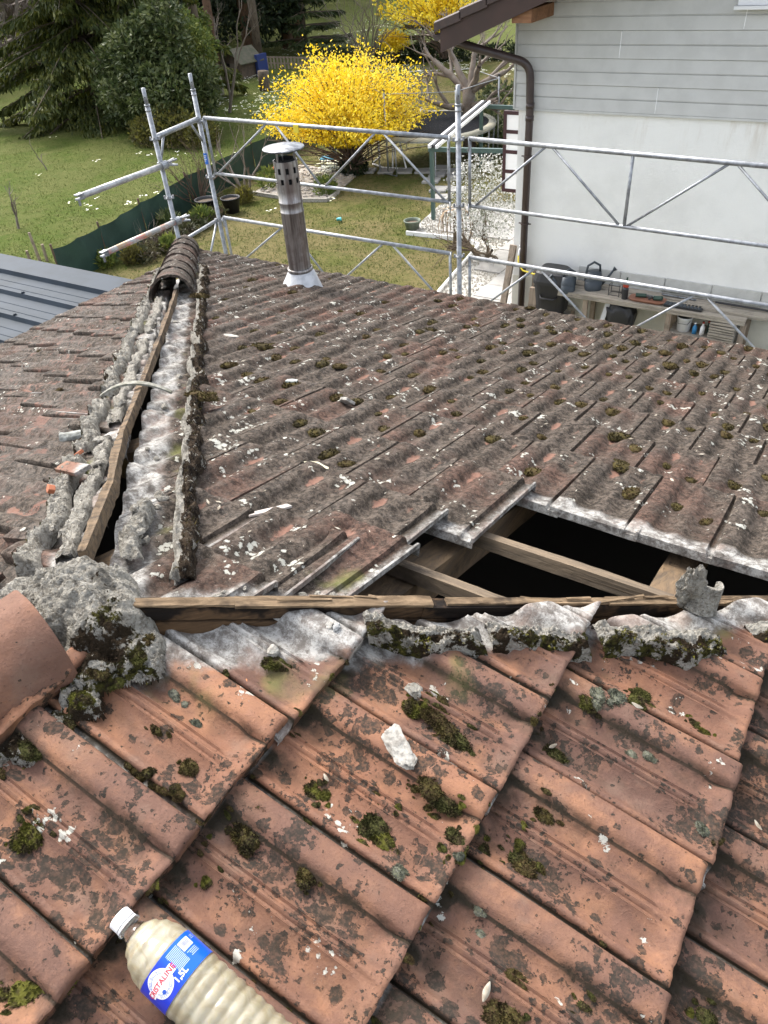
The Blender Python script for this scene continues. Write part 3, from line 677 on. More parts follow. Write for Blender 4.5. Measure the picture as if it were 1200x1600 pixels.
# mortar ---------------------------------------------------------------
def ribbon(name, p0, p1, wid, H, base, side, steps, wsteps, seed, mossw=(.35, .6), rough=.012, fine=.004, wob=.02, gaps=0.25, mat=None, lab=None):
    """lumpy bed of mortar along p0-p1 (plan); side = plan unit vector from its inner to its outer edge"""
    p0 = Vector(p0); p1 = Vector(p1); side = Vector(side); V = []; A_ = []; F_ = []
    L_ = (p1 - p0).length
    for i in range(steps + 1):
        f = i / steps; s = f * L_
        w_ = wid * (1 + .45 * noise.noise(Vector((s * 9, seed, 0)))); o_ = wob * noise.noise(Vector((s * 6, seed, 5)))
        endf = min(1, min(f, 1 - f) * L_ / .02)
        hs_ = H * (1 + .5 * noise.noise(Vector((s * 12, seed, 9)))) * max(.0, min(1, (noise.noise(Vector((s * 5, seed, 3))) + 1 - gaps) * 1.6)) * endf ** .5
        for j in range(wsteps + 1):
            t = j / wsteps; q = p0.lerp(p1, f) + side * (o_ + t * w_)
            env = sst(0, .22, t) * (.55 + .45 * t) * (1 - sst(.86, 1.0, t))
            P = Vector((q.x, q.y, base(q.x, q.y)))
            n = noise.fractal(Vector((q.x * 30, q.y * 30, seed)), .8, 2.1, 4) * rough + noise.noise(Vector((q.x * 210, q.y * 210, seed))) * fine
            z = hs_ * env + n * min(1, env * 2.2) - (.016 if env < .03 else 0)
            lat = noise.noise(Vector((s * 60, t * 3, seed + 3))) * .006 * t
            V.append(P + Vector((side.x * lat, side.y * lat, z + .012)))
            A_.append((sst(mossw[0] + .12 * noise.noise(Vector((s * 20, 1, seed))), mossw[1] + .1, t), 0, 0, 1))
    w1 = wsteps + 1
    for i in range(steps):
        for j in range(wsteps): F_.append((i * w1 + j, i * w1 + j + 1, (i + 1) * w1 + j + 1, (i + 1) * w1 + j))
    me = bpy.data.meshes.new(name); me.from_pydata([tuple(v) for v in V], [], F_); me.materials.append(mat or M['mortar'])
    ca = me.color_attributes.new('att', 'FLOAT_COLOR', 'POINT'); ca.data.foreach_set('color', np.array(A_, dtype=np.float32).ravel())
    me.polygons.foreach_set('use_smooth', [True] * len(F_)); o = link(name, me, roof)
    return o, V, A_
zA = lambda x, y: -TS * x - .003
zB = lambda x, y: -TS * y - .014
zC = lambda x, y: TS * x - .014
MT = {'c': [], 'd': [], 'l': []}
def tufts(V, A_, k, out, ln=.010, thr=.55, up=(0, 0, 1)):
    global MT
    for v, a in zip(V, A_):
        if a[0] > thr and noise.noise(v * 32) + .5 * noise.noise(v * 70) > .22:
            for _ in range(k):
                MT['c'].append((v.x + R.gauss(0, .003), v.y + R.gauss(0, .003), v.z + R.uniform(-.002, .004))); MT['d'].append(np.array(out) * .6 + np.array(up) * .7 + rng.normal(size=3) * .5); MT['l'].append(ln * R.uniform(.5, 1.3))
segA = [((.375, .375 - .045), (.545, .545 - .11), .066, .026), ((.56, .46), (.70, .56), .058, .024), ((.72, .60), (.91, .745), .070, .028), ((.97, .815), (1.30, 1.12), .064, .024)]
for n_, (a, b, w_, h_) in enumerate(segA):
    a3 = (a[0] - .03 + .012, a[1] + .0, 0); b3 = (b[0], b[1], 0)
    o, V, A_ = ribbon('mortar_bed', a3, b3, w_ * .95, h_, zA, (H2 * .9, -H2 * .9, 0), 110, 40, 3.1 + n_ * 7, (.38, .50), .014, .006, .012, .12); tufts(V[::3], A_[::3], 1, (H2, -H2, 0), .007)
# far hip, slope B side: a long dry mossy bed; slope C side: broken beds
M['mortar_dry'] = mortar_material('dry_mossy_mortar', True)
o, V, A_ = ribbon('mortar_bed', (-.02 + .02, .20, 0), (-3.0, 3.19, 0), .050, .030, zB, (H2, H2, 0), 420, 18, 31.0, (.30, .45), .018, .010, .026, .30, M['mortar_dry']); DRY = len(MT['c']); tufts(V[::2], A_[::2], 1, (H2, H2, 0), .012); MT2 = {k_: MT[k_][DRY:] for k_ in MT}; MT = {k_: MT[k_][:DRY] for k_ in MT}
for n_, (ta, tb) in enumerate(((.18, .62), (.66, 1.0), (1.05, 1.7), (1.75, 2.35), (2.4, 3.2))):
    o, V, A_ = ribbon('mortar_bed', (-ta - .085, ta - .075, 0), (-tb - .085, tb - .075, 0), .052, .036, zC, (-H2, -H2, 0), int(110 * (tb - ta) / .5), 14, 51.0 + n_ * 3, (.62, .8), .018, .007, .03, .35); tufts(V[::4], A_[::4], 1, (-H2, -H2, 0), .009)
# white beds inside the strip
for n_, (ta, tb, s_, sg, bz) in enumerate(((.16, .34, .035, 1, zB), (.2, .7, -.035, -1, zC), (.8, 1.6, -.035, -1, zC), (1.7, 2.3, -.03, -1, zC))):
    ribbon('lime_bed', (-ta + s_, ta + s_, 0), (-tb + s_, tb + s_, 0), .040, .016, lambda x, y, b=bz: b(x, y) + .004, (H2 * sg, H2 * sg, 0), 90, 12, 81.0 + n_ * 3, (1.2, 1.3), .012, .006, .02, .5)

def heap(name, blobs, res, seed, mossf, parent, mat, rough=.012, fine=.005, lab=None):
    """one continuous lump: the upper envelope of several domes, roughened"""
    xs0 = min(b[0] - b[3] for b in blobs) - .02; xs1 = max(b[0] + b[3] for b in blobs) + .02; ys0 = min(b[1] - b[3] for b in blobs) - .02; ys1 = max(b[1] + b[3] for b in blobs) + .02
    nx = int((xs1 - xs0) / res); ny = int((ys1 - ys0) / res); V = []; A_ = []; F_ = []; ok = {}
    for j in range(ny + 1):
        for i in range(nx + 1):
            x = xs0 + i * res; y = ys0 + j * res; roofz = min(-TS * abs(x), -TS * y if y > abs(x) else 1) if True else 0
            roofz = -TS * max(abs(x), y) - .025; z = roofz - .02; ed = 0
            wx = .012 * noise.noise(Vector((x * 28, y * 28, seed))); wy = .012 * noise.noise(Vector((x * 28, y * 28, seed + 9)))
            for bx, by, bz, r, h in blobs:
                d2 = ((x + wx - bx) ** 2 + (y + wy - by) ** 2) / r ** 2
                if d2 < 1: zz = bz + h * (1 - d2) ** .5; z = max(z, zz); ed = max(ed, 1 - d2)
            if ed > 0:
                n = noise.fractal(Vector((x * 26, y * 26, seed)), .8, 2.1, 4) * rough + noise.noise(Vector((x * 190, y * 190, seed))) * fine; z += n * min(1, ed * 4)
                ok[(i, j)] = len(V); V.append(Vector((x, y, max(z, roofz - .02)))); A_.append((mossf(x, y, z), 0, 0, 1))
    for j in range(ny):
        for i in range(nx):
            q = [ok.get(c) for c in ((i, j), (i + 1, j), (i + 1, j + 1), (i, j + 1))]
            if None not in q: F_.append(tuple(q))
    me = bpy.data.meshes.new(name); me.from_pydata([tuple(v) for v in V], [], F_); me.materials.append(mat)
    ca = me.color_attributes.new('att', 'FLOAT_COLOR', 'POINT'); ca.data.foreach_set('color', np.array(A_, dtype=np.float32).ravel()); me.polygons.foreach_set('use_smooth', [True] * len(F_))
    return link(name, me, parent), V, A_
# big mortar plug where the three ridges meet
bl = [(-.15, .03, -.08, .08, .08), (-.03, .045, -.035, .098, .092), (.040, .032, -.035, .082, .082), (-.10, .04, -.065, .085, .085), (.108, .020, -.060, .062, .066), (.138, .018, -.065, .040, .050), (.088, -.035, -.055, .050, .055), (.105, -.085, -.065, .040, .042), (-.13, -.02, -.07, .07, .09), (.100, -.135, -.07, .036, .040), (.088, -.185, -.07, .034, .040), (.080, -.24, -.07, .038, .040), (.07, -.30, -.07, .04, .04), (.06, -.38, -.07, .045, .04)]
def mf(x, y, z): return .95 * sst(.03, -.03, y - .05 + .25 * (x - .09)) * sst(.035, .065, x + .12 * max(0, -y)) + .7 * math.exp(-((x - .045) ** 2 + (y - .065) ** 2) / .0007) + .5 * math.exp(-((x - .0) ** 2 + (y - .075) ** 2) / .0006)
o, V, A_ = heap('mortar_plug', bl, .0030, 4.0, mf, roof, M['mortar'], .017, .007); tufts(V[::5], A_[::5], 1, (.5, -.5, 0), .007, .6)
tag(o, 'big mossy plug of mortar where the three ridges meet')
mo2 = cards('dry_moss', np.array(MT2['c']), np.array(MT2['d']), np.array(MT2['l']), .004, M['moss_brown'], roof, tri=True); mo2['kind'] = 'stuff'
n = len(MT['c']); mo = cards('mortar_moss', np.array(MT['c']), np.array(MT['d']), np.array(MT['l']), .0045, M['moss_bed'], roof, tri=True); mo['kind'] = 'stuff'
print('mortar moss', n)

# moss cushions --------------------------------------------------------
def moss_mesh(name, mat, n, seed, flat=.55, lobes=3):
    rr = np.random.default_rng(seed); V = []; F_ = []
    cs = [(0, 0, 1.)] + [(rr.uniform(-.7, .7), rr.uniform(-.6, .6), rr.uniform(.45, .8)) for _ in range(lobes)]
    for cx, cy, r in cs:      # dark domes under the blades
        for i in range(4):
            ph = i / 4 * math.pi / 2
            for k in range(9):
                a = 2 * math.pi * k / 9; V.append((cx + r * .9 * math.cos(ph) * math.cos(a), cy + r * .9 * math.cos(ph) * math.sin(a), r * flat * .9 * math.sin(ph)))
        b = len(V) - 36
        for i in range(3):
            for k in range(9): F_.append((b + i * 9 + k, b + i * 9 + (k + 1) % 9, b + (i + 1) * 9 + (k + 1) % 9, b + (i + 1) * 9 + k))
        F_.append(tuple(b + 27 + k for k in range(9)))
    for _ in range(n):
        cx, cy, r = cs[rr.integers(len(cs))]; u = rr.normal(size=3); u[2] = abs(u[2]); u /= np.linalg.norm(u)
        p = np.array([cx + u[0] * r * .88, cy + u[1] * r * .88, u[2] * r * flat * .88]); d = u * np.array([1, 1, 1.2]) + rr.normal(size=3) * .35; d /= np.linalg.norm(d)
        s = np.cross(d, rr.normal(size=3)); s /= np.linalg.norm(s); L_ = rr.uniform(.12, .26); w_ = rr.uniform(.05, .09); b = len(V)
        V += [tuple(p - s * w_), tuple(p + s * w_), tuple(p + d * L_)]; F_.append((b, b + 1, b + 2))
    me = bpy.data.meshes.new(name); me.from_pydata([tuple(map(float, v)) for v in V], [], F_); me.materials.append(mat); me.update(); return me
MO = [moss_mesh('moss_clump', M['moss'], 1900, s, .42, 7) for s in (1, 2, 3)]
MBR = [moss_mesh('moss_clump', M['moss_brown'], 420, s, .62) for s in (4, 5, 6)]
MBD = [moss_mesh('moss_clump', M['moss_brown'], 1700, s, .42, 7) for s in (14, 15)]
ML = [moss_mesh('lichen_tuft', M['lichen_tuft'], 900, s, .5) for s in (7, 8)]
def clump(kind, P, r, nrm, sq=1.0):
    me = {'g': MO, 'b': MBR, 'd': MBD, 'l': ML}[kind]; me = me[R.randrange(len(me))]
    o = link('lichen_tuft' if kind == 'l' else 'moss_clump', me, roof); q = Vector(nrm).to_track_quat('Z', 'Y').to_matrix().to_4x4() @ Matrix.Rotation(R.uniform(0, 6.3), 4, 'Z')
    o.matrix_world = Matrix.Translation(P) @ q @ Matrix.Diagonal((r * sq, r, r * R.uniform(.8, 1.1), 1))
NA, NB, NC = Vector((SN, 0, CS)), Vector((0, SN, CS)), Vector((-SN, 0, CS))
DG = bpy.context.evaluated_depsgraph_get(); DG.update()
def drop(x, y, z0=1.2):
    hit, loc, nr, idx, ob, mx = S.ray_cast(DG, Vector((x, y, z0)), Vector((0, 0, -1)))
    return (loc, nr) if hit else (Vector((x, y, -TS * max(abs(x), y))), Vector((0, 0, 1)))
bpy.context.view_layer.update(); DG = bpy.context.evaluated_depsgraph_get()
nearA = [('d', .430, -.087, .020), ('d', .308, -.060, .013), ('d', .533, -.083, .013), ('g', .423, -.166, .012), ('g', .575, .036, .020), ('g', .592, .018, .018), ('g', .202, -.263, .018), ('g', .190, -.275, .014),
 ('g', .349, -.388, .024), ('d', .774, .215, .016), ('g', .770, .125, .018), ('d', .782, .112, .018), ('d', .846, -.065, .024), ('g', .860, -.080, .016), ('d', .581, .245, .020), ('d', .560, .250, .018), ('g', .610, .236, .017), ('g', .530, .247, .017), ('g', .512, .240, .015),
 ('g', .640, .125, .018), ('d', .615, .130, .020), ('d', .595, .120, .010), ('g', .923, -.001, .012), ('g', 1.07, .095, .015), ('g', .934, .524, .011), ('g', .950, .520, .011), ('g', .925, .530, .009), ('g', .748, .318, .014), ('l', .751, .026, .010), ('l', .765, .002, .012), ('d', .229, -.050, .012), ('l', .20, .016, .011), ('l', .225, .012, .009),
 ('l', .265, -.010, .013), ('l', .640, -.01, .012), ('l', .70, .06, .010), ('l', 1.0, .34, .013), ('g', .47, .02, .013), ('g', .485, .03, .011), ('g', .46, .035, .010), ('g', .69, .075, .013), ('g', .675, .06, .011), ('g', .72, .10, .012), ('g', .76, .15, .012), ('d', .55, .07, .009), ('l', .88, .42, .012), ('g', .30, .155, .013), ('l', .855, .40, .014), ('l', .84, .49, .020), ('l', .80, .475, .021), ('l', .77, .46, .018), ('g', .76, .44, .014), ('g', .83, .505, .015), ('l', .46, -.25, .009), ('d', .125, -.13, .015), ('d', .10, -.24, .015), ('g', .108, -.19, .017), ('g', .09, -.31, .018), ('g', .120, -.09, .018), ('g', .14, .01, .016), ('g', .13, -.03, .018), ('d', .115, -.045, .018), ('d', .13, .035, .014)]
for kd, x, y, r in nearA:
    P, nr = drop(x, y); clump(kd, P - Vector((0, 0, r * .20)), r * (1.22 if kd in 'gd' and r > .0125 and x > .17 else .85), NA, R.uniform(1.0, 1.35))
for kd, x, y, r in nearA:
    if kd in 'gd' and x > .17:
        for _ in range(3):
            a = R.uniform(0, 6.28); x2, y2 = x + r * 1.7 * math.cos(a), y + r * 1.7 * math.sin(a); P, nr = drop(x2, y2); clump(kd, P - Vector((0, 0, r * .12)), r * R.uniform(.22, .5), NA, 1.4)
# dark moss lying along one joint
for k in range(9):
    x = .235 + k * .012; P, nr = drop(x, -.118 + k * .0006 + R.gauss(0, .002)); clump('d', P, .009, NA)
for i in range(150):     # small cushions in the joints and along the butts of slope A
    k = R.choice((1, 1, 2, 2, 2, 3)); bx = .065 + PL * k
    if R.random() < .55: x, y = bx + R.uniform(.0, .012), R.uniform(-.4, bx - .12)
    else: st = .5 if k % 2 == 0 else 0; y = -.329 + (R.randint(-1, 5) + st) * TW + R.uniform(0, .008); x = bx - R.uniform(0, PL)
    if y > x - .12 or not in_view(Vector((x, y, -.2)), .03): continue
    P, nr = drop(x, y); clump(R.choice('gggddd'), P - Vector((0, 0, .003)), R.uniform(.003, .0075), NA, R.uniform(1, 2))
# cushions on slope B sit in the channels
nb = 0
for k in range(0, 10):
    by = EAVE_B - k * PL; st = 0 if k % 2 == 0 else .5
    for j in range(-22, 12):
        xj = BJ + (j + st) * TW; dens = 1.35 * sst(-2.2, -.4, xj) + .22
        for vx in (TW - .128, TW - .048):
            if R.random() < dens * (.62 if vx < .1 else .38):
                x = xj + vx + R.gauss(0, .006); y = by - R.uniform(.02, .10) * 1.0 + (.0 if R.random() < .6 else -.12)
                if y < abs(x) + .18 or (k > 8 and x > -.1) or not in_view(Vector((x, y, -TS * y)), .05): continue
                P, nr = drop(x, y); clump('b', P - Vector((0, 0, .003)), R.uniform(.017, .034) * (1 + .20 * (9 - k) / 9), NB, R.uniform(1, 1.5)); nb += 1
print('moss on B', nb)
for k in range(16):
    x = -R.uniform(.4, 3.0); y = R.uniform(-.2, -x - .3)
    if in_view(Vector((x, y, TS * x)), .02): P, nr = drop(x, y); clump('b', P, R.uniform(.012, .022), NC)

# leaf litter and lichen flakes on slope B
c_ = []; d_ = []; l_ = []
for k in range(1300):
    y = R.uniform(.45, 3.95); x = R.uniform(-y + .2, min(1.8, y - .1))
    if R.random() > .35 + .65 * sst(-1.5, .5, x): continue
    if y < 1.15 and x > .18 + (y - .5) * .3: continue
    fx = ((x - BJ) / TW) % 1; 
    if not in_view(Vector((x, y, -TS * y)), .03): continue
    loc, nr = drop(x, y)
    if loc.z < -TS * y - .02 or nr.z < .75: continue
    a = R.uniform(0, 6.3); c_.append(tuple(loc + Vector((0, 0, .003)))); d_.append((math.cos(a), math.sin(a), R.uniform(-.1, .3))); l_.append(R.uniform(.010, .028) if R.random() < .35 else R.uniform(.004, .012))
l_ = np.array(l_)
lf = cards('leaf_litter', np.array(c_), np.array(d_), l_, l_ * .30, M['leaf_dry'], None, up=np.array([0, .3, 1.])); tag(lf, 'pale dry leaves and flakes scattered over the far roof slope', 'leaf litter', kind='stuff')
print('litter', len(c_))

# loose pieces ---------------------------------------------------------
def rock_mesh(name, mat, seed, sx=1, sy=1, sz=.6, sub=3, rough=.35, cuts=5):
    b = bmesh.new(); bmesh.ops.create_icosphere(b, subdivisions=sub, radius=1); rr = random.Random(seed)
    pl = [(Vector([rr.gauss(0, 1) for _ in range(3)]).normalized(), rr.uniform(.55, .85)) for _ in range(cuts)]
    for v in b.verts:
        for n_, d_ in pl:
            q = v.co.dot(n_)
            if q > d_: v.co -= n_ * (q - d_)
        v.co *= 1 + rough * .5 * noise.fractal(v.co * 2.2 + Vector((seed, 0, 0)), .8, 2, 4)
        v.co = Vector((v.co.x * sx, v.co.y * sy, v.co.z * sz))
    me = bpy.data.meshes.new(name); b.to_mesh(me); b.free(); me.materials.append(mat)
    ca = me.color_attributes.new('att', 'FLOAT_COLOR', 'POINT'); ca.data.foreach_set('color', np.tile(np.array([0, 0, 0, 1], dtype=np.float32), len(me.vertices))); smooth_angle(me, 30); return me
def rock(name, label, cat, x, y, r, mat, seed, sx=1, sy=1, sz=.6, rz=0, nrm=NA, lift=.3, group=None, sub=4, rough=.35, cuts=5):
    P, nr = drop(x, y); o = link(name, rock_mesh(name, mat, seed, sx, sy, sz, sub, rough, cuts)); 
    o.matrix_world = Matrix.Translation(P + Vector((0, 0, r * sz * lift))) @ nrm.to_track_quat('Z', 'Y').to_matrix().to_4x4() @ Matrix.Rotation(rz, 4, 'Z') @ Matrix.Scale(r, 4)
    return tag(o, label, cat, group)
rock('mortar_chunk', 'largest pale mortar chunk lying mid slope on the near tiles', 'mortar chunk', .545, .150, .030, M['white_chunk'], 3, 1.35, .80, .36, 1.05, sub=5, rough=.32, cuts=8)
rock('mortar_chunk', 'small pale mortar chunk lying just below the largest one', 'mortar chunk', .572, .140, .012, M['white_chunk'], 8, 1, .8, .6, .3)
rock('mortar_chunk', 'white chunk with yellow moss on the upper left near tile', 'mortar chunk', .286, .166, .013, M['white_chunk'], 5, 1, .8, .8, .4)
rock('pebble', 'grey pebble at the top of the near slope, right of its white twin', 'pebble', .349, .265, .009, simple('grey_pebble', (.30, .30, .29), .9), 6, 1.1, .8, .7)
rock('pebble', 'whitish pebble at the top of the near slope, beside the grey pebble', 'pebble', .338, .262, .008, M['white_chunk'], 9, 1, 1, .8)
rock('lichen_shell', 'grey lichen covered disc of mortar on the moss patch under the long mortar bed', 'mortar piece', .505, .262, .016, M['mortar'], 12, 1.1, 1, .35)
P = Vector((.862, .775, -.25))
o = link('mortar_slab', rock_mesh('mortar_slab', M['mortar'], 21, .55, .35, 1.55, 5, .6, 6)); o.matrix_world = Matrix.Translation(P + Vector((-.018, .012, .040))) @ Matrix.Rotation(.22, 4, 'X') @ Matrix.Rotation(-.12, 4, 'Y') @ Matrix.Rotation(.5, 4, 'Z') @ Matrix.Scale(.052, 4)
tag(o, 'upright jagged mortar slab standing against the hip board at the right', 'mortar slab')
o = link('clay_shard', cap_mesh(.034, .030, .060, M['mortar'], 3, .010, 14, 8)); place_axis(o, P + Vector((.0, .028, -.012)), (.1, .3, 1), (.7, -.6, 0)); tag(o, 'curved broken clay shard behind the upright mortar slab', 'tile shard')
# shards on slope B
def shard(label, x, y, pts, th, mat, face, rz=0, lift=.006, tilt=0, name='tile_shard', cat='tile shard'):
    P, nr = drop(x, y); m_ = MB(); m_.prism(pts, 0, th); o = m_.build(name, mat, None, False); b = {'A': NA, 'B': NB, 'C': NC}[face]
    me = o.data; ca = me.color_attributes.new('att', 'FLOAT_COLOR', 'POINT'); ca.data.foreach_set('color', np.tile(np.array([0, 0, 0, 1], dtype=np.float32), len(me.vertices)))
    o.matrix_world = Matrix.Translation(P + Vector((0, 0, lift))) @ b.to_track_quat('Z', 'Y').to_matrix().to_4x4() @ Matrix.Rotation(rz, 4, 'Z') @ Matrix.Rotation(tilt, 4, 'X')
    bv = o.modifiers.new('b', 'BEVEL'); bv.width = .0015; bv.segments = 2
    return tag(o, label, cat)
def blobpoly(r, n, seed, k=.3): rr = random.Random(seed); return [(r * (1 + rr.uniform(-k, k)) * math.cos(2 * math.pi * i / n), r * .7 * (1 + rr.uniform(-k, k)) * math.sin(2 * math.pi * i / n)) for i in range(n)]
shard('flat yellowish lichen flake lying in the middle of the far slope', -.19, .873, blobpoly(.040, 11, 3), .004, simple('yellowish_flake', (.48, .45, .32), .9, (.38, .35, .25), 50), 'B', .3, name='lichen_flake', cat='flake')
shard('white roundish stone flake high on the far slope near the capped ridge', -1.452, 1.867, blobpoly(.038, 9, 4), .016, M['white_chunk'], 'B', .5, name='mortar_flake', cat='flake')
shard('upright pointed whitish shard in the centre of the far slope', -.456, 1.401, blobpoly(.026, 7, 5), .012, M['white_chunk'], 'B', .2, .012, .7, name='mortar_flake', cat='flake')
shard('pale green grey shard on the far slope, behind the pointed whitish one', -.738, 1.45, blobpoly(.026, 6, 6), .010, simple('pale_slate', (.38, .40, .36), .9), 'B', 1.2, name='slate_flake', cat='flake')
shard('thin broken grey shard leaning on the tiles left of the hole', -.075, .575, [(-.055, -.012), (.05, -.02), (.065, .004), (.0, .020), (-.05, .016)], .006, simple('grey_shard', (.36, .31, .28), .9, (.45, .41, .37), 40), 'B', 1.3, .010, .25)
shard('small reddish clay shard beside the thin grey one left of the hole', -.055, .50, blobpoly(.026, 6, 9), .008, M['tileA'], 'B', .2, .008, .3)
shard('bright orange broken edge of clay beside the lime bed on the left slope', -.745, .545, blobpoly(.022, 6, 11), .010, simple('fresh_orange_clay', (.40, .14, .07), .9), 'C', .2, .012, .3)
shard('orange red clay splinter standing on the mossy mortar of the left slope', -.545, .34, blobpoly(.018, 5, 12), .016, bpy.data.materials['fresh_orange_clay'], 'C', 1.2, .018, .9)
shard('flat reddish tile fragment lying across the left slope near the open hip', -.61, .44, [(-.07, -.02), (.06, -.022), (.07, .02), (-.065, .018)], .012, M['tileA'], 'C', 1.45, .018, .05)
for lb, x, y, a in (('broken clay strip with sharp edge lying lowest on the left slope near the plug', -.40, .05, 1.5), ('long reddish clay strip lying along the left slope above the lowest strip', -.53, .22, 1.62), ('short reddish clay piece on the left slope below the grey roll', -.80, .53, 1.4)):
    shard(lb, x, y, [(-.06, -.02), (.07, -.02), (.065, .022), (-.055, .02)], .014, M['tileC'], 'C', a, .014, .08)
# grey roll and curved strip
P, nr = drop(-1.034, .675); o = link('mortar_roll', cap_mesh(.020, .018, .085, simple('grey_roll', (.34, .35, .32), .9, (.16, .16, .14), 60, .004, 90), 4, .006, 14, 10, .003)); place_axis(o, P + Vector((0, 0, .002)), (.75, .6, .12)); tag(o, 'short grey half round mortar roll lying on the left slope', 'mortar roll')
mb = MB(); pts = []; 
for k in range(15):
    f = k / 14 - .5; pts.append(hipBC(.90, 0, 0) + Vector((f * .20 - .01, f * .12, .062 - .16 * f * f)))
V = []
for k, p in enumerate(pts):
    wd = .010 * (1 - abs(k / 14 - .5) * .8); n_ = Vector((-.5, .86, 0)); V += [p - n_ * wd, p + n_ * wd, p + n_ * wd - Vector((0, 0, .007)), p - n_ * wd - Vector((0, 0, .007))]
mb.add(V, [(k * 4 + a, k * 4 + (a + 1) % 4, (k + 1) * 4 + (a + 1) % 4, (k + 1) * 4 + a) for k in range(14) for a in range(4)])
o = mb.build('clay_strip', simple('curved_strip_lichen', (.15, .145, .11), .9, (.30, .29, .25), 60)); tag(o, 'curved strip of old clay bridging the open hip board', 'clay strip')
# rubble in the open hip
rg = 'mortar rubble lying in the open hip strip'
MR = [rock_mesh('mortar_rubble', M['mortar'], 40 + s, 1, R.uniform(.6, 1), R.uniform(.4, .8), 2, .6) for s in range(6)]
for k in range(54):
    t = R.uniform(.14, 2.2); sd_ = R.choice((-1, 1)) * R.uniform(.03, .085); r = R.uniform(.006, .020) * (1.1 if t < 1 else .9)
    x, y = -t + sd_, t + sd_; P, nr = drop(x, y); o = link('mortar_rubble', MR[k % 6]); o.matrix_world = Matrix.Translation(P + Vector((0, 0, r * .2))) @ Matrix.Rotation(R.uniform(0, 6), 4, 'Z') @ Matrix.Rotation(R.uniform(-.6, .6), 4, 'X') @ Matrix.Scale(r, 4)
    tag(o, 'grey white lump of loose mortar in the stripped hip between the two far slopes', 'mortar rubble', rg)
for k in range(26):
    t = R.uniform(.12, .52); sd_ = -R.uniform(.03, .11); r = R.uniform(.005, .015); x, y = t + sd_ * H2, t - sd_ * H2
    P, nr = drop(x, y)
    if P.z < -TS * y - .05: continue
    o = link('mortar_rubble', MR[k % 6]); o.matrix_world = Matrix.Translation(P + Vector((0, 0, r * .2))) @ Matrix.Rotation(R.uniform(0, 6), 4, 'Z') @ Matrix.Scale(r, 4)
    tag(o, 'grey lump of loose mortar behind the charred hip board left of the hole', 'mortar rubble', 'mortar rubble behind the hip board')
# pale leaf slivers on the near slope
for lb, x, y, a, l in (('pale split leaf lying between two moss cushions near the bottom of the picture', .805, -.062, .1, .027), ('white leaf stuck to a green moss cushion below the long mortar bed', .737, .330, 2.6, .017), ('pale leaf lying on the moss left of the centre tile joint', .475, .045, 1.2, .014), ('cream leaf lying in the moss near the right edge', 1.07, .42, 1.0, .018), ('thin white twig hanging from the mortar bed at the right', .835, .475, 1.7, .022)):
    P, nr = drop(x, y); m_ = MB(); n_ = 7; V = []
    for k in range(n_): f = k / (n_ - 1) - .5; ww = .16 * l * math.cos(f * 3.0) + .0006; V += [(f * l, -ww, .004 * abs(f)), (f * l, 0, .0045 - .006 * f * f), (f * l, ww, .004 * abs(f))]
    m_.add(V, [(k * 3 + i, k * 3 + i + 1, k * 3 + i + 4, k * 3 + i + 3) for k in range(n_ - 1) for i in range(2)]); o = m_.build('dry_leaf', M['leaf_dry'], None, True); o.matrix_world = Matrix.Translation(P + Vector((0, 0, .009))) @ NA.to_track_quat('Z', 'Y').to_matrix().to_4x4() @ Matrix.Rotation(a, 4, 'Z'); tag(o, lb, 'leaf')

# ================================================================== CHIMNEY FLUE
ch = thing('chimney_flue', 'sooty stainless chimney flue with a round disc cowl rising from the far slope', 'chimney', (-2.27, 3.40, -1.02))
mb = MB(); mb.lathe([(.076, -.04), (.074, .10), (.074, .46), (.0765, .462), (.0765, .470), (.074, .472), (.074, .520), (.0765, .522), (.0765, .530), (.074, .532), (.074, .60)], 32); mb.build('pipe', M['flue'], ch, True)
mb = MB()       # slotted head: rows of posts between rings
for a, b in ((.60, .640), (.672, .700), (.735, .770)): mb.lathe([(.070, a), (.0755, a), (.0755, b), (.070, b), (.070, a)], 32)
for a, b in ((.640, .672), (.700, .735)):
    for k in range(9):
        t = k * 2 * math.pi / 9 + a * 9; mb.lathe([(.070, a), (.0750, a), (.0750, b), (.070, b), (.070, a)], 3, None, t, t + .42)
mb.build('slotted_head', M['flue'], ch)
MB().lathe([(.0, .60), (.060, .60), (.060, .78)], 20).build('inner_pipe', M['dark_gap'], ch)
for k in range(3): t = k * 2.1 + .4; MB().box((.062 * math.cos(t), .062 * math.sin(t), .80), (.010, .010, .10)).build('cowl_bracket', M['flue'], ch)
MB().lathe([(0, .866), (.04, .862), (.126, .843), (.130, .839), (.127, .833), (.08, .838), (0, .842)], 40).build('cowl_disc', M['bright_metal'], ch, True)
mb = MB(); mb.lathe([(.080, .085), (.084, .080), (.10, .045), (.132, -.02), (.146, -.056)], 32); o = mb.build('flashing_cone', simple('pale_flashing', (.62, .63, .64), .5, (.45, .46, .47), 18), ch, True); o.rotation_euler = (-.14, 0, 0)
MB().lathe([(.078, .10), (.084, .10), (.084, .078), (.078, .078)], 32).build('collar', M['flue'], ch, True)

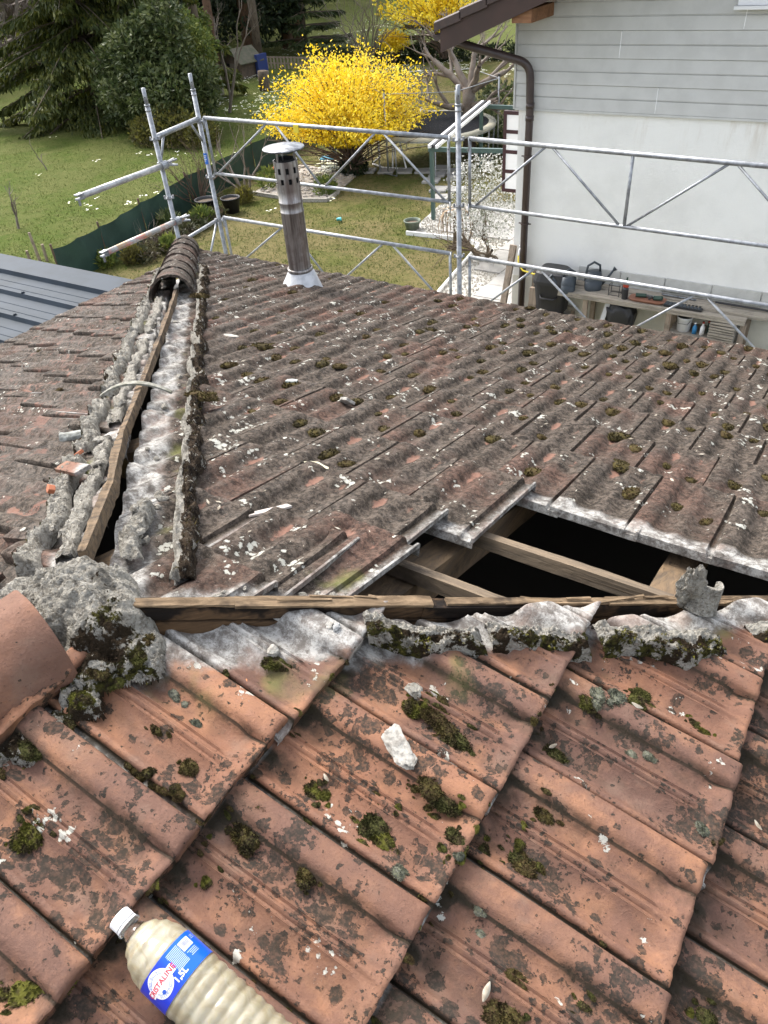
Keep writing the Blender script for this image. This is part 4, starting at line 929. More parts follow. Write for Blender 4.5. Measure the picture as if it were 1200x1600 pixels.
# ================================================================== SCAFFOLD
sc = thing('scaffold', 'galvanised tube scaffold with lattice guard rails along the far eaves', 'scaffold', (0, 0, 0))
def post(x, y, top, sticker=False):
    o = MB().tube([(x, y, GZ), (x, y, top - .115)], .0180, 14).build('upright', M['galv'], sc, True)
    mb = MB().tube([(x, y, top - .125), (x, y, top)], .0145, 12); mb.tube([(x, y, top - .118), (x, y, top - .108)], .0215, 12); mb.tube([(x, y, top - .150), (x, y, top - .142)], .0215, 12); q = mb.build('spigot', M['galv'], o, True)
    h = MB().tube([(x + .010, y - .0165, top - .060), (x + .010, y - .010, top - .060)], .0035, 8).build('pin_hole', M['black'], o)
    for z in (-.31, -.735, -1.09, -1.5):
        if z > top - .12: continue
        mb = MB().lathe([(.0205, -.006), (.030, -.005), (.031, 0), (.030, .005), (.0205, .006)], 18, Matrix.Translation((x, y, z - .012)))
        for a in range(4): mb.box((x + .032 * math.cos(a * 1.57 + .6), y + .032 * math.sin(a * 1.57 + .6), z - .006), (.014, .010, .026), Matrix.Rotation(a * 1.57 + .6, 4, 'Z').to_3x3())
        mb.build('rosette', M['galv'], o)
    return o
p1 = post(-1.600, 4.40, .002); p2 = post(-3.952, 4.40, .018); p3 = post(-3.868, 3.828, .020)
def stk():
    g = NG('blue_sticker'); g.out((.03, .15, .55), .5); return g.m
M['sticker'] = stk()
x, y = -3.952, 4.40
st = MB().lathe([(.0208, -.64), (.0208, -.555)], 12, Matrix.Translation((x, y, 0)), -2.4, -.5).build('blue_label', M['sticker'], p2)
mb = MB()
for k, wd in enumerate((.018, .012, .016, .010)): mb.lathe([(.0213, -.578 - k * .013), (.0213, -.572 - k * .013)], 8, Matrix.Translation((x, y, 0)), -1.9, -1.9 + wd * 60)
mb.build('label_print', M['white_paint'], st)
def frame(x0, x1, zt, zb, zt1, zb1, diag, verts, y=4.40, nm='guard_rail_frame'):
    mb = MB().tube([(x0, y, zt), (x1, y, zt1)], .0145, 10); o = mb.build(nm, M['galv'], sc, True)
    if zb is not None: MB().tube([(x0, y, zb), (x1, y, zb1)], .0125, 10).build('bottom_rail', M['galv'], o, True)
    T = lambda x, up: (x, y, (lerp(zt, zt1, (x - x0) / (x1 - x0)) if up else lerp(zb, zb1, (x - x0) / (x1 - x0))))
    for a, b in diag: MB().tube([T(a, True), T(b, False)], .0082, 8).build('diagonal_brace', M['galv'], o, True)
    for v in verts: MB().tube([T(v, True), T(v, False)], .0110, 8).build('end_post', M['galv'], o, True)
    return o
frame(-3.895, -1.665, -.293, -.712, -.311, -.728, [(-3.24, -3.86), (-3.17, -2.79), (-2.25, -2.76), (-2.20, -1.70)], [-3.885, -1.675])
frame(-1.520, 1.9, -.309, -.737, -.370, -.795, [(-.975, -1.48), (-.945, -.455), (.125, -.42), (.155, .66), (1.20, .70)], [-1.515, -.430])
frame(-3.895, -1.665, -1.072, -1.50, -1.090, -1.515, [(-3.24, -3.86), (-3.17, -2.79), (-2.25, -2.76), (-2.18, -1.70)], [-3.885, -1.675])
frame(-1.520, 1.9, -1.096, -1.52, -1.135, -1.56, [(-1.00, -1.48), (-.975, -.46), (.08, -.42), (.13, .66)], [-1.515])
def stretch(p0, p1, r, nm='transom'): return MB().tube([p0, p1], r, 12).build(nm, M['galv'], sc, True)
o = stretch((-3.868, 3.83, -.310), (-3.952, 4.40, -.300), .0195)
MB().tube([(-3.880, 3.93, -.315), (-3.870, 3.845, -.46)], .010, 8).build('knee_brace', M['galv'], o, True); MB().tube([(-3.935, 4.28, -.305), (-3.950, 4.385, -.46)], .010, 8).build('knee_brace', M['galv'], o, True)
o = stretch((-3.868, 3.83, -1.10), (-3.952, 4.40, -1.09), .0145); MB().tube([(-3.945, 4.36, -1.10), (-3.905, 4.10, -1.42)], .0095, 8).build('knee_brace', M['galv'], o, True)
for z, y1, red in ((-.505, 3.005, 0), (-.925, 3.065, 1)):
    g = NG('scuffed_tube' if red else 'dull_tube'); p = g.pos; c = g.mix(g.ramp(g.noise(p, 20, 4).outputs[0], .4, .6), (.36, .36, .35), (.50, .50, .49))
    if red: c = g.mix(g.ramp(g.noise(p, 9, 4).outputs[0], .50, .62), c, (.42, .30, .20)); c = g.mix(g.math('MULTIPLY', g.ramp(g.noise(g.vec(p, 'MULTIPLY', (3, 1, 3)), 8, 5).outputs[0], .52, .62), .6), c, (.60, .20, .16))
    g.out(c, .5, metal=.45)
    o = MB().tube([(-3.845, 3.90, z), (-3.835, y1 + .03, z)], .0215, 14).build('ledger', g.m, sc, True)
    mb = MB()     # slotted wedge head at the free end
    for s_ in (-1, 1): mb.box((-3.835, y1 - .004, z + s_ * .014), (.040, .050, .012)); 
    mb.box((-3.835, y1 + .020, z), (.044, .016, .044)); mb.box((-3.835, y1 - .012, z - .035), (.008, .018, .05)); mb.build('wedge_head', M['galv'], o, bevel=.003)
    mb = MB()     # swivel coupler on the post
    mb.tube([(-3.868, 3.83, z - .022), (-3.868, 3.83, z + .022)], .030, 12); mb.tube([(-3.845, 3.80, z), (-3.845, 3.86, z)], .031, 12)
    for k in range(4): mb.tube([(-3.83 + .02 * math.cos(k * 1.6), 3.86 + .03 * math.sin(k), z + .02 * math.cos(k * 2.1)), (-3.80 + .04 * math.cos(k * 1.6), 3.90 + .04 * math.sin(k), z + .035 * math.cos(k * 2.1))], .008, 6)
    mb.build('coupler', M['galv'], o)
MB().lohi((-2.970, 4.373, -.345), (-2.925, 4.380, -.292)).build('yellow_tag', M['yellow'], sc)
for xx, z in ((-1.665, -.33), (-1.52, -.33), (-1.665, -.75), (-1.52, -.75), (-1.665, -1.11), (-1.52, -1.11), (-3.895, -.32), (-3.895, -1.10)):
    MB().tube([(xx, 4.39, z + .03), (xx + .012, 4.372, z + .005), (xx + .008, 4.38, z - .04), (xx - .010, 4.39, z - .05)], .0045, 6).build('locking_hook', M['galv'], sc, True)

# ================================================================== METAL ROOF ON THE LEFT
mr = thing('metal_roof', 'low anthracite ribbed sheet metal roof beside the left eaves', 'metal roof', (-7, 2, -1.34))
MZ = -1.335
def mz(x): return MZ + .02 * (x + 4) * -.0 - .035 * (-(x) - 4) * .35
ys = np.arange(-3.2, 3.34, .316)
for k, yy in enumerate(ys[:-1]):
    mb = MB(); w_ = .316; P_ = [(0, 0), (.012, .034), (.040, .034), (.052, 0), (.11, 0), (.114, .004), (.122, .004), (.126, 0), (.20, 0), (.204, .004), (.212, .004), (.216, 0), (w_ + .004, 0)]
    V = []
    for x in (-14.0, -10, -7, -5, -3.60): V += [(x - (-7), yy + a - 2, mz(x) + b - mz(-7) + .005) for a, b in P_]
    n = len(P_); mb.add(V, [(i * n + j, i * n + j + 1, (i + 1) * n + j + 1, (i + 1) * n + j) for i in range(4) for j in range(n - 1)]); o = mb.build('sheet_panel', M['anthracite'], mr); o.data.flip_normals()
    m2 = MB()
    for x in (-4.35 - .33 * (k % 2), -5.65 - .33 * (k % 2), -7.2, -9):
        m2.tube([(x + 7, yy + .026 - 2, mz(x) - mz(-7) + .037), (x + 7, yy + .026 - 2, mz(x) - mz(-7) + .052)], .011, 8); m2.lathe([(.016, .041), (.016, .046), (0, .046)], 10, Matrix.Translation((x + 7, yy + .026 - 2, mz(x) - mz(-7))))
    m2.build('screw', M['anthracite'], mr)
yl = float(ys[-1])
MB().add([(x + 7, y - 2, z - mz(-7) + mz(x) + (MZ - MZ)) for x in (-14.0, -3.60) for y, z in ((yl - .01, .004), (yl + .0, .042), (yl + .24, .050), (yl + .25, .040), (yl + .25, -.16))], [(0, 5, 6, 1), (1, 6, 7, 2), (2, 7, 8, 3), (3, 8, 9, 4)]).build('verge_flashing', M['anthracite'], mr)
MB().lohi((-13.8 + 7, -3.1 - 2, GZ - .2 - mz(-7)), (-4.2 + 7, yl + .15 - 2, -.20)).build('shed_wall', M['render'], mr)
for xx, yy in ((-4.95, 3.18), (-4.62, 3.42), (-5.4, 3.2), (-4.75, 2.6)):
    pass
lfb = []
for k, (xx, yy) in enumerate(((-4.62, 3.36), (-4.93, 3.02))):
    o = MB().box((0, 0, 0), (.05, .025, .012), Matrix.Rotation(.6 * k, 3, 'Z')).build('dead_leaf' if k else 'paper_scrap', M['black'] if k else M['white_paint'], None, False, (xx, yy, mz(xx) + (.055 if not k else .012))); tag(o, 'dark dead leaf lying in a pan of the metal roof' if k else 'small white scrap on the edge flashing of the metal roof', 'leaf' if k else 'scrap')

# ================================================================== NEIGHBOUR'S HOUSE
WX, WY = -2.77, 8.0
nh = thing('neighbour_house', 'white rendered house with grey board gable and brown roof edge', 'house', (WX, WY, GZ))
def L3(x, y, z): return (x - WX, y - WY, z - GZ)
RS = .373
def roofz(x): return -.27 + RS * (x + 3.385)      # underside of the bargeboard
mb = MB(); poly = [(WX, GZ - .1), (7.0, GZ - .1), (7.0, roofz(1.6) - .0), (1.6, roofz(1.6)), (WX, roofz(WX))]
V = [L3(x, y, z) for y in (WY, 15.0) for x, z in poly]; mb.add(V, [(0, 1, 2, 3, 4), (9, 8, 7, 6, 5)] + [(i, i + 5, (i + 1) % 5 + 5, (i + 1) % 5) for i in range(5)]); mb.build('wall', M['render'], nh)
MB().lohi(L3(WX + .004, WY - .006, GZ), L3(6.9, WY - .001, -2.72)).build('lower_wall', M['render_lower'], nh)
# siding: each board one piece
BH = .2365; z = -.862; row = 0; joints = [1.05, -1.13, .55, -1.75, -.12, .35, -2.0]
jx = {0: -1.30, 2: -2.0 + .28, 3: -.62, 1: -.20}
while z < 2.2:
    xl = max(WX - .035, (z + .05 - (-.27)) / RS - 3.385 - .10)
    xr = 6.9; j0 = jx.get(row, R.uniform(-1.5, 1.0)); cuts = [xl, j0, j0 + 2.9, xr] if j0 > xl else [xl, j0 + 2.9, xr]
    for a, b in zip(cuts, cuts[1:]):
        if b - a < .05: continue
        a2, b2 = a + .0025, b - .0025; P_ = [(.030, 0), (.030, .004), (.024, .108), (.0120, .111), (.0120, .119), (.028, .122), (.019, BH - .006), (.010, BH), (.002, BH), (.002, 0)]
        mb = MB(); V = [L3(x, WY - d, z + h) for x in (a2, b2) for d, h in P_]; n = len(P_)
        mb.add(V, [tuple(range(n)), tuple(range(2 * n - 1, n - 1, -1))] + [(i, n + i, n + (i + 1) % n, (i + 1) % n) for i in range(n)]); mb.build('siding_board', M['siding'], nh)
    if len(cuts) > 3: MB().lohi(L3(j0 - .0035, WY - .0285, z + .004), L3(j0 + .0035, WY - .016, z + BH - .010)).build('joint_sealant', M['white_paint'], nh)
    z += BH; row += 1
MB().lohi(L3(WX - .055, WY - .036, -.875), L3(WX - .036, WY + .10, .10)).build('corner_trim', M['siding'], nh)
MB().lohi(L3(WX - .036, WY - .034, -.885), L3(6.9, WY - .002, -.864)).build('drip_trim', M['siding'], nh)
# window in the gable
wf = MB()
wx0, wx1, wz0, wz1 = -.70, .55, .035, 1.1
wf.lohi(L3(wx0, WY - .075, wz0), L3(wx1, WY - .031, wz0 + .05)); wf.lohi(L3(wx0, WY - .075, wz1 - .05), L3(wx1, WY - .031, wz1)); wf.lohi(L3(wx0, WY - .075, wz0 + .052), L3(wx0 + .05, WY - .031, wz1 - .052)); wf.lohi(L3(wx1 - .05, WY - .075, wz0 + .052), L3(wx1, WY - .031, wz1 - .052)); wf.lohi(L3(-.10, WY - .072, wz0 + .052), L3(-.05, WY - .031, wz1 - .052))
o = wf.build('window', M['white_paint'], nh, bevel=.004); MB().lohi(L3(wx0 - .02, WY - .11, wz0 - .028), L3(wx1 + .02, WY - .032, wz0 - .002)).build('sill', M['white_paint'], o)
g = NG('window_glass'); g.out((.05, .06, .07), .08, spec=.8); MB().lohi(L3(wx0 + .05, WY - .045, wz0 + .05), L3(wx1 - .05, WY - .040, wz1 - .05)).build('pane', g.m, o)
# roof, bargeboard, tiles on the verge
xr0 = -3.385; xr1 = 1.6
def slab(name, y0, y1, d0, d1, mat, x0=xr0, x1=xr1, parent=nh):
    V = [L3(x, y, roofz(x) + d) for y in (y0, y1) for x, d in ((x0, d0), (x1, d0), (x1, d1), (x0, d1))]
    return MB().add(V, [(0, 1, 2, 3), (7, 6, 5, 4), (0, 4, 5, 1), (1, 5, 6, 2), (2, 6, 7, 3), (3, 7, 4, 0)]).build(name, mat, parent)
slab('bargeboard', 7.385, 7.41, 0, .215, M['brown']); slab('soffit', 7.412, 15.3, .12, .15, M['brown']); slab('roof_deck', 7.412, 15.3, .152, .20, M['brown'])
V = [L3(x, y, roofz(xr1) + RS * (xr1 - x) + d) for y in (7.4, 15.3) for x, d in ((xr1, .12), (7.6, .12), (7.6, .23), (xr1, .23))]
MB().add(V, [(0, 1, 2, 3), (7, 6, 5, 4), (0, 4, 5, 1), (1, 5, 6, 2), (2, 6, 7, 3), (3, 7, 4, 0)]).build('roof_deck', M['brown_tile'], nh)
k = 0; x = xr0 - .06
while x < xr1:
    x2 = x + .285
    V = []
    for (xx, lift) in ((x, .018), (x2 + .02, .0)):
        zz = roofz(xx) + lift
        V += [L3(xx, 7.362, zz + .185), L3(xx, 7.362, zz + .262), L3(xx, 7.385, zz + .276), L3(xx, 7.46, zz + .276), L3(xx, 7.52, zz + .242), L3(xx, 7.60, zz + .236), L3(xx, 7.60, zz + .206), L3(xx, 7.384, zz + .206)]
    MB().add(V, [(i, (i + 1) % 8, 8 + (i + 1) % 8, 8 + i) for i in range(8)] + [tuple(range(7, -1, -1)), tuple(range(8, 16))]).build('verge_tile', M['brown_tile'], nh, bevel=.004)
    for c in range(10):
        V = []; y0 = 7.602 + c * .21
        for (xx, lift) in ((x, .018), (x2 + .02, .0)):
            zz = roofz(xx) + lift + .205; V += [L3(xx, y0 + a, zz + b) for a, b in ((0, .028), (.03, .03), (.10, .006), (.17, .012), (.21, .028))]
        if k < 9: o = MB().add(V, [(i, i + 1, 6 + i, 5 + i) for i in range(4)] + [(4, 3, 2, 1, 0)]).build('roof_tile', M['brown_tile'], nh)
    x = x2; k += 1
slab('tile_field', 9.70, 15.3, .202, .235, M['brown_tile'])
# purlin end, gutter, downpipe
MB().lohi(L3(-2.62, 7.415, roofz(-2.66) + .03), L3(-2.42, 7.96, roofz(-2.66) + .14)).build('purlin_end', M['raw_wood'], nh).location.z -= .055
mb = MB(); mb.lathe([(.052, 0), (.052, 7.6)], 10, Matrix.Translation(L3(xr0 - .075, 7.45, -.235 + .11)) @ Matrix.Rotation(-math.pi / 2, 4, 'X'), 0, math.pi); mb.lathe([(.047, 0), (.047, 7.6)], 10, Matrix.Translation(L3(xr0 - .075, 7.45, -.235 + .11)) @ Matrix.Rotation(-math.pi / 2, 4, 'X'), 0, math.pi)
mb.lathe([(.0, .0), (.053, .0)], 10, Matrix.Translation(L3(xr0 - .075, 7.45, -.125)) @ Matrix.Rotation(-math.pi / 2, 4, 'X'), 0, math.pi); mb.build('gutter', M['downpipe'], nh)
def arcpts(a, b, c, r, n=6):
    a, b, c = Vector(a), Vector(b), Vector(c); u = (a - b).normalized() * r; v = (c - b).normalized() * r
    return [b + u * (1 - t) ** 2 + v * t ** 2 for t in [i / n for i in range(n + 1)]]
A0, B0, C0, D0, E0 = [Vector(L3(*q)) for q in ((xr0 - .03, 7.62, -.19), (-3.13, 7.70, -.275), (-2.625, 7.915, -.435), (-2.605, 7.915, -.90), (-2.605, 7.915, -3.55))]
dp = MB().tube([A0] + arcpts(A0, B0, C0, .06) + arcpts(B0, C0, D0, .13, 8) + [D0, E0], .041, 16).build('downpipe', M['downpipe'], nh, True)
for z in (-.92, -.80): MB().tube([Vector(L3(-2.605, 7.915, z)), Vector(L3(-2.605, 7.915, z - .05))], .0455, 16).build('pipe_socket', M['downpipe'], dp, True)
for z in (-1.32, -2.05): 
    mb = MB().tube([Vector(L3(-2.605, 7.915, z)), Vector(L3(-2.605, 7.915, z - .018))], .047, 16); mb.box(L3(-2.605, 7.92, z - .009), (.15, .012, .012)); mb.build('bracket', M['downpipe'], dp)
# shutter, swung out past the corner
sh = MB(); sx0, sx1, sz0, sz1 = -3.275, -2.83, -1.975, -1.055; sy = 8.70
sh.lohi(L3(sx0, sy, sz0), L3(sx0 + .04, sy + .035, sz1)); sh.lohi(L3(sx1 - .04, sy, sz0), L3(sx1, sy + .035, sz1))
zz = [sz0, sz0 + .225, sz0 + .45, sz0 + .675, sz1 - .04]
for q in zz: sh.lohi(L3(sx0 + .041, sy + .001, q), L3(sx1 - .041, sy + .034, q + .040))
o = sh.build('shutter', simple('dark_red_brown_paint', (.040, .012, .014), .5), nh)
for a, b in zip(zz, zz[1:]): MB().lohi(L3(sx0 + .041, sy + .008, a + .041), L3(sx1 - .041, sy + .026, b - .001)).build('panel', M['white_paint'], o)
mb = MB().lohi(L3(WX + .09, WY - .05, -2.40), L3(WX + .15, WY - .002, -2.335)); mb.tube([L3(WX + .12, WY - .03, -2.36), L3(WX + .12, WY - .10, -2.37), L3(WX + .12, WY - .115, -2.42)], .014, 8); mb.build('tap', M['white_paint'], nh)
for k in range(9):
    a = -1.93 + k * .50; MB().lohi(L3(a + .004, WY - .024, -2.700), L3(a + .494, WY - .007, -2.485)).build('plinth_tile', M['plinth'], nh, bevel=.003)
for k in range(16): a = -1.80 + k * .27; MB().lohi(L3(a + .004, WY - .026, -2.80), L3(a + .266, WY - .008, -2.705)).build('plinth_tile', M['plinth'], nh, bevel=.003)

hp = MB().tube([(WX + .12, WY - .12, -2.43), (WX + .13, WY - .14, -2.52), (WX + .20, WY - .16, -2.585), (-2.42, 7.82, -2.60), (-2.28, 7.80, -2.57)], .010, 8).build('garden_hose', M['yellow'], None, True); tag(hp, 'short yellow garden hose running from the white tap to the black bin', 'hose')
def plank(label, p0, p1, w_, h_, mat=None, seed=0, up=(0, 1, 0)): o = MB().beam(p0, p1, w_, h_, up, 10, .0025, seed).build('plank', mat or M['wood_z']); return tag(o, label, 'plank')
plank('old grey plank leaning against the corner of the white house', (-2.80, 7.60, GZ), (-2.74, 7.93, -2.33), .075, .045, None, 3); plank('thin dark stake standing against the wall by the downpipe', (-2.47, 7.86, GZ), (-2.46, 7.95, -2.55), .030, .03, None, 4)
plank('thick weathered board standing left of the black bin', (-2.40, 7.70, GZ), (-2.36, 7.72, -2.72), .10, .04, None, 5)

# workbench and what stands on and under it
wb = thing('workbench', 'long narrow outdoor bench of grey boards against the white wall', 'bench', (-1.9, 7.8, GZ))
def LB(x, y, z): return (x + 1.9, y - 7.8, z - GZ)
BT = -2.66
for k, (y0, y1, a, b, dz) in enumerate(((7.60, 7.715, -2.02, .02, 0), (7.718, 7.83, -2.0, .22, .003), (7.833, 7.965, -1.93, .30, .014), (7.70, 7.80, -.62, .34, .028))):
    MB().lohi(LB(a, y0, BT - .026 + dz), LB(b, y1, BT + dz)).build('board', M['shelf_wood'], wb, bevel=.003)
MB().lohi(LB(-2.02, 7.594, BT - .05), LB(.02, 7.599 + .02, BT - .027)).build('front_rail', M['shelf_wood'], wb)
for a in (-1.72, -.78, -.02): MB().lohi(LB(a, 7.62, GZ), LB(a + .055, 7.66, BT - .052)).build('leg', M['wood_z'], wb); MB().lohi(LB(a, 7.90, GZ), LB(a + .055, 7.94, BT - .03)).build('leg', M['wood_z'], wb)
MB().lohi(LB(-.73, 7.60, -2.96), LB(-.03, 7.95, -2.931)).build('lower_shelf', M['shelf_wood'], wb)
for k in range(7):
    o = MB().beam((-.31, 7.64 + .01 * (k % 2), -2.915 + k * .030), (-.05, 7.62 - .01 * (k % 3), -2.905 + k * .030), .10, .018, (0, 0, 1), 4, .002, k).build('wood_board', M['shelf_wood']); tag(o, ('lowest', 'second lowest', 'third lowest', 'middle', 'third highest', 'second highest', 'topmost')[k] + ' grey board in the small stack under the right end of the bench', 'board', 'boards stacked under the bench')
# black composting bin on its wooden stand
st_ = thing('bin_stand', 'low wooden stand under the black plastic bin', 'stand', (-2.15, 7.75, GZ))
for a in (-.22, .20):
    for b in (-.16, .16): MB().lohi((a, b - .02, 0), (a + .04, b + .02, .60)).build('leg', M['wood_z'], st_)
for b in (-.18, .14): MB().lohi((-.24, b, .601), (.26, b + .05, .64)).build('rail', M['shelf_wood'], st_)
MB().lohi((-.20, -.13, .22), (.20, .13, .56)).build('black_crate', M['black'], st_, bevel=.02)
bn = thing('black_bin', 'large black plastic bin with domed lid beside the downpipe', 'bin', (-2.14, 7.76, GZ + .642)); bn.scale = (1, 1, 1.28)
def rbox(mb, w0, d0, w1, d1, z0, z1, n=24, p=4.0):
    V = []
    for w_, d_, z in ((w0, d0, z0), (w1, d1, z1)):
        for k in range(n):
            t = 2 * math.pi * k / n; c, s = math.cos(t), math.sin(t); V.append((w_ * math.copysign(abs(c) ** (2 / p), c), d_ * math.copysign(abs(s) ** (2 / p), s), z))
    return mb.add(V, [(k, (k + 1) % n, n + (k + 1) % n, n + k) for k in range(n)] + [tuple(range(n, 2 * n))])
mb = MB(); rbox(mb, .17, .12, .21, .16, 0, .26); mb.build('tub', M['black'], bn); mb = MB(); rbox(mb, .225, .17, .225, .17, .262, .29); rbox(mb, .225, .17, .20, .145, .29, .36); rbox(mb, .20, .145, .15, .10, .36, .395); mb.build('lid', M['black'], bn)
MB().tube([(-.10, -.145, .16), (-.08, -.185, .145), (.08, -.185, .145), (.10, -.145, .16)], .010, 6).build('handle', M['black'], bn, True)
def watering_can(label, x, y, z, rz, s=1.):
    t = thing('watering_can', label, 'watering can', (x, y, z), rz, 'watering cans on the bench')
    t.scale = (s, s, s)
    mb = MB(); rbox(mb, .085, .07, .090, .075, 0, .10, 24, 2.6); rbox(mb, .090, .075, .070, .058, .10, .19, 24, 2.6); mb.build('body', M['slate'], t, True)
    MB().tube([(.06, 0, .18), (.05, 0, .25), (-.01, 0, .285), (-.07, 0, .25), (-.085, 0, .16), (-.085, 0, .09)], .012, 8).build('handle', M['slate'], t, True)
    o = MB().tube([(.07, 0, .04), (.13, 0, .10), (.19, 0, .19)], [.020, .014, .011], 10).build('spout', M['slate'], t, True); MB().lathe([(.011, 0), (.026, .03), (0, .032)], 12, Matrix.Translation((.19, 0, .19)) @ Matrix.Rotation(.8, 4, 'Y')).build('rose', M['slate'], o)
watering_can('dark blue watering can at the left end of the bench, nearest the bin', -1.93, 7.66, BT - .02, 3.6, .95); watering_can('dark blue watering can with tall loop handle, second on the bench', -1.68, 7.80, BT + .002, .5, 1.1)
t = thing('wire_rack', 'small black wire rack standing on the bench beside the watering can', 'rack', (-1.40, 7.74, BT + .004))
mb = MB()
for z in (.01, .12): mb.tube([(-.06, -.05, z), (.06, -.05, z), (.06, .05, z), (-.06, .05, z), (-.06, -.05, z)], .004, 5)
for a in (-.06, .06):
    for b in (-.05, .05): mb.tube([(a, b, 0), (a, b, .13)], .004, 5)
mb.build('frame', M['black'], t)
t = thing('spray_bottle', 'black bottle with orange red top and green handle on the bench', 'bottle', (-1.27, 7.68, BT + .003))
MB().lathe([(0, 0), (.034, 0), (.034, .11), (.022, .13), (0, .13)], 14).build('body', M['black'], t); MB().lohi((-.03, -.02, .131), (.03, .02, .175)).build('trigger', M['red'], t, bevel=.006); MB().tube([(0, 0, .175), (.004, 0, .24)], .010, 8).build('handle', M['dgreen'], t)
t = thing('tool_tray', 'brown tray of green and black hand tools on the bench', 'tray', (-1.03, 7.72, BT + .003))
mb = MB(); rbox(mb, .18, .075, .20, .09, 0, .022, 20, 5); mb.build('tray', M['rust'], t)
MB().tube([(-.13, 0, .045), (-.02, .01, .05)], .022, 8).build('drill_body', M['dgreen'], t); MB().tube([(.07, 0, .04), (.16, -.01, .055)], .026, 8).build('pump_body', M['dgreen'], t); MB().box((0, .03, .04), (.14, .03, .02)).build('silver_bar', M['bright_metal'], t); MB().tube([(.02, -.03, .035), (.06, -.03, .06)], .012, 8).build('grip', M['black'], t)
t = thing('seed_tray', 'flat black seed tray on the bench right of the brown tray', 'tray', (-.63, 7.69, BT + .004)); MB().lohi((-.20, -.05, 0), (.20, .05, .018)).build('tray', M['black'], t); mb = MB()
for k in range(10): mb.lohi((-.19 + k * .038, -.045, .0182), (-.165 + k * .038, .045, .024))
mb.build('cell_row', M['slate'], t)
for k, (a, b, z, y, c) in enumerate(((-.95, .10, BT + .055, 7.93, 'black'), (-.92, -.55, BT + .034, 7.88, 'bright_metal'), (-.35, .28, BT + .045, 7.86, 'black'))):
    o = MB().tube([(a, y, z), (b, y, z - .008)], .011, 8).build('metal_rod', M[c]); tag(o, ('long black rod lying along the back of the bench', 'short bright metal rod lying behind the tool tray', 'black rod lying on the right end of the bench')[k], 'rod')
t = thing('black_sack', 'shiny black sack hanging under the left part of the bench', 'sack', (-1.30, 7.72, -3.16))
b = bmesh.new(); bmesh.ops.create_icosphere(b, subdivisions=4, radius=1)
for v in b.verts:
    q = v.co.copy(); sq = Vector([math.copysign(abs(c) ** .6, c) for c in q]); n = noise.fractal(q * 2.5, .8, 2, 3) * .12; v.co = Vector((sq.x * (.16 + .02 * sq.z), sq.y * .10, sq.z * .22 + .22)) * (1 + n)
me = bpy.data.meshes.new('sack'); b.to_mesh(me); b.free(); me.polygons.foreach_set('use_smooth', [True] * len(me.polygons)); link('sack', me, t, M['black'])
tag(MB().beam((-1.52, 7.60, -3.15), (-1.44, 7.68, -2.72), .05, .02, (0, 1, 0), 3, .004, 2).build('clear_bag', simple('pale_plastic_sheet', (.5, .5, .5), .4)), 'pale folded plastic sheet beside the black sack under the bench', 'plastic sheet')
t = thing('white_bucket', 'white bucket on the lower shelf under the bench', 'bucket', (-.60, 7.74, -2.93)); MB().lathe([(0, 0), (.068, 0), (.080, .16), (.084, .162), (.084, .150)], 20).build('bucket', M['white_paint'], t, True); MB().lathe([(0, .150), (.077, .150)], 20).build('bucket_content', M['black'], t); MB().tube([(-.08, 0, .155), (-.05, -.08, .10), (.05, -.08, .10), (.08, 0, .155)], .003, 5).build('bail', M['bright_metal'], t)
for k, (x, c, lab, h) in enumerate(((-.475, 'blue', 'blue bottle next to the white bucket under the bench', .11), (-.395, 'white_paint', 'slim white bottle between the blue bottle and the green box', .13))):
    t = thing('bottle', lab, 'bottle', (x, 7.70, -2.93)); MB().lathe([(0, 0), (.024, 0), (.024, h * .7), (.010, h * .85), (.010, h), (0, h)], 12).build('body', M[c], t, True); MB().lathe([(.012, h), (.012, h + .018), (0, h + .018)], 10).build('cap', M['white_paint' if c == 'blue' else 'red'], t)
t = thing('green_box', 'dark green box with a red lid corner under the bench', 'box', (-.30 - .0, 7.80, -2.93)); MB().lohi((-.06, -.05, 0), (.06, .05, .12)).build('box', M['dgreen'], t, bevel=.005); MB().lohi((-.06, -.05, .122), (.03, .05, .14)).build('lid', M['red'], t)
t = thing('toolbox', 'grey plastic toolbox on the ground under the lower shelf', 'toolbox', (-.50, 7.52, -3.17)); MB().lohi((-.24, -.09, -.2), (.22, .09, .16)).build('case', M['grey_plastic'], t, bevel=.01); MB().lohi((-.245, -.095, .162), (.225, .095, .20)).build('lid', M['grey_plastic'], t, bevel=.006); MB().lohi((.0, -.105, .12), (.05, -.096, .20)).build('latch', M['bright_metal'], t)
cs = thing('corrugated_sheet', 'pale blue corrugated plastic sheet beyond the far eaves at the right', 'sheet', (.45, 7.2, -3.02)); V = []
for j in range(2):
    for k in range(61): V.append((-.42 + k * .02, -.5 + j * .9, .014 * math.sin(k * 1.3) + .02 * j))
MB().add(V, [(k, k + 1, 62 + k, 61 + k) for k in range(60)]).build('sheet', simple('blue_grey_plastic', (.42, .50, .56), .35), cs, True); MB().tube([(-.44, .42, .03), (0, .42, .045), (.85, .42, .03)], .012, 6).build('edge_strip', M['black'], cs)
for a in (-.4, .7): MB().lohi((a, -.45, -.58), (a + .04, -.41, -.02)).build('prop', M['wood_z'], cs)

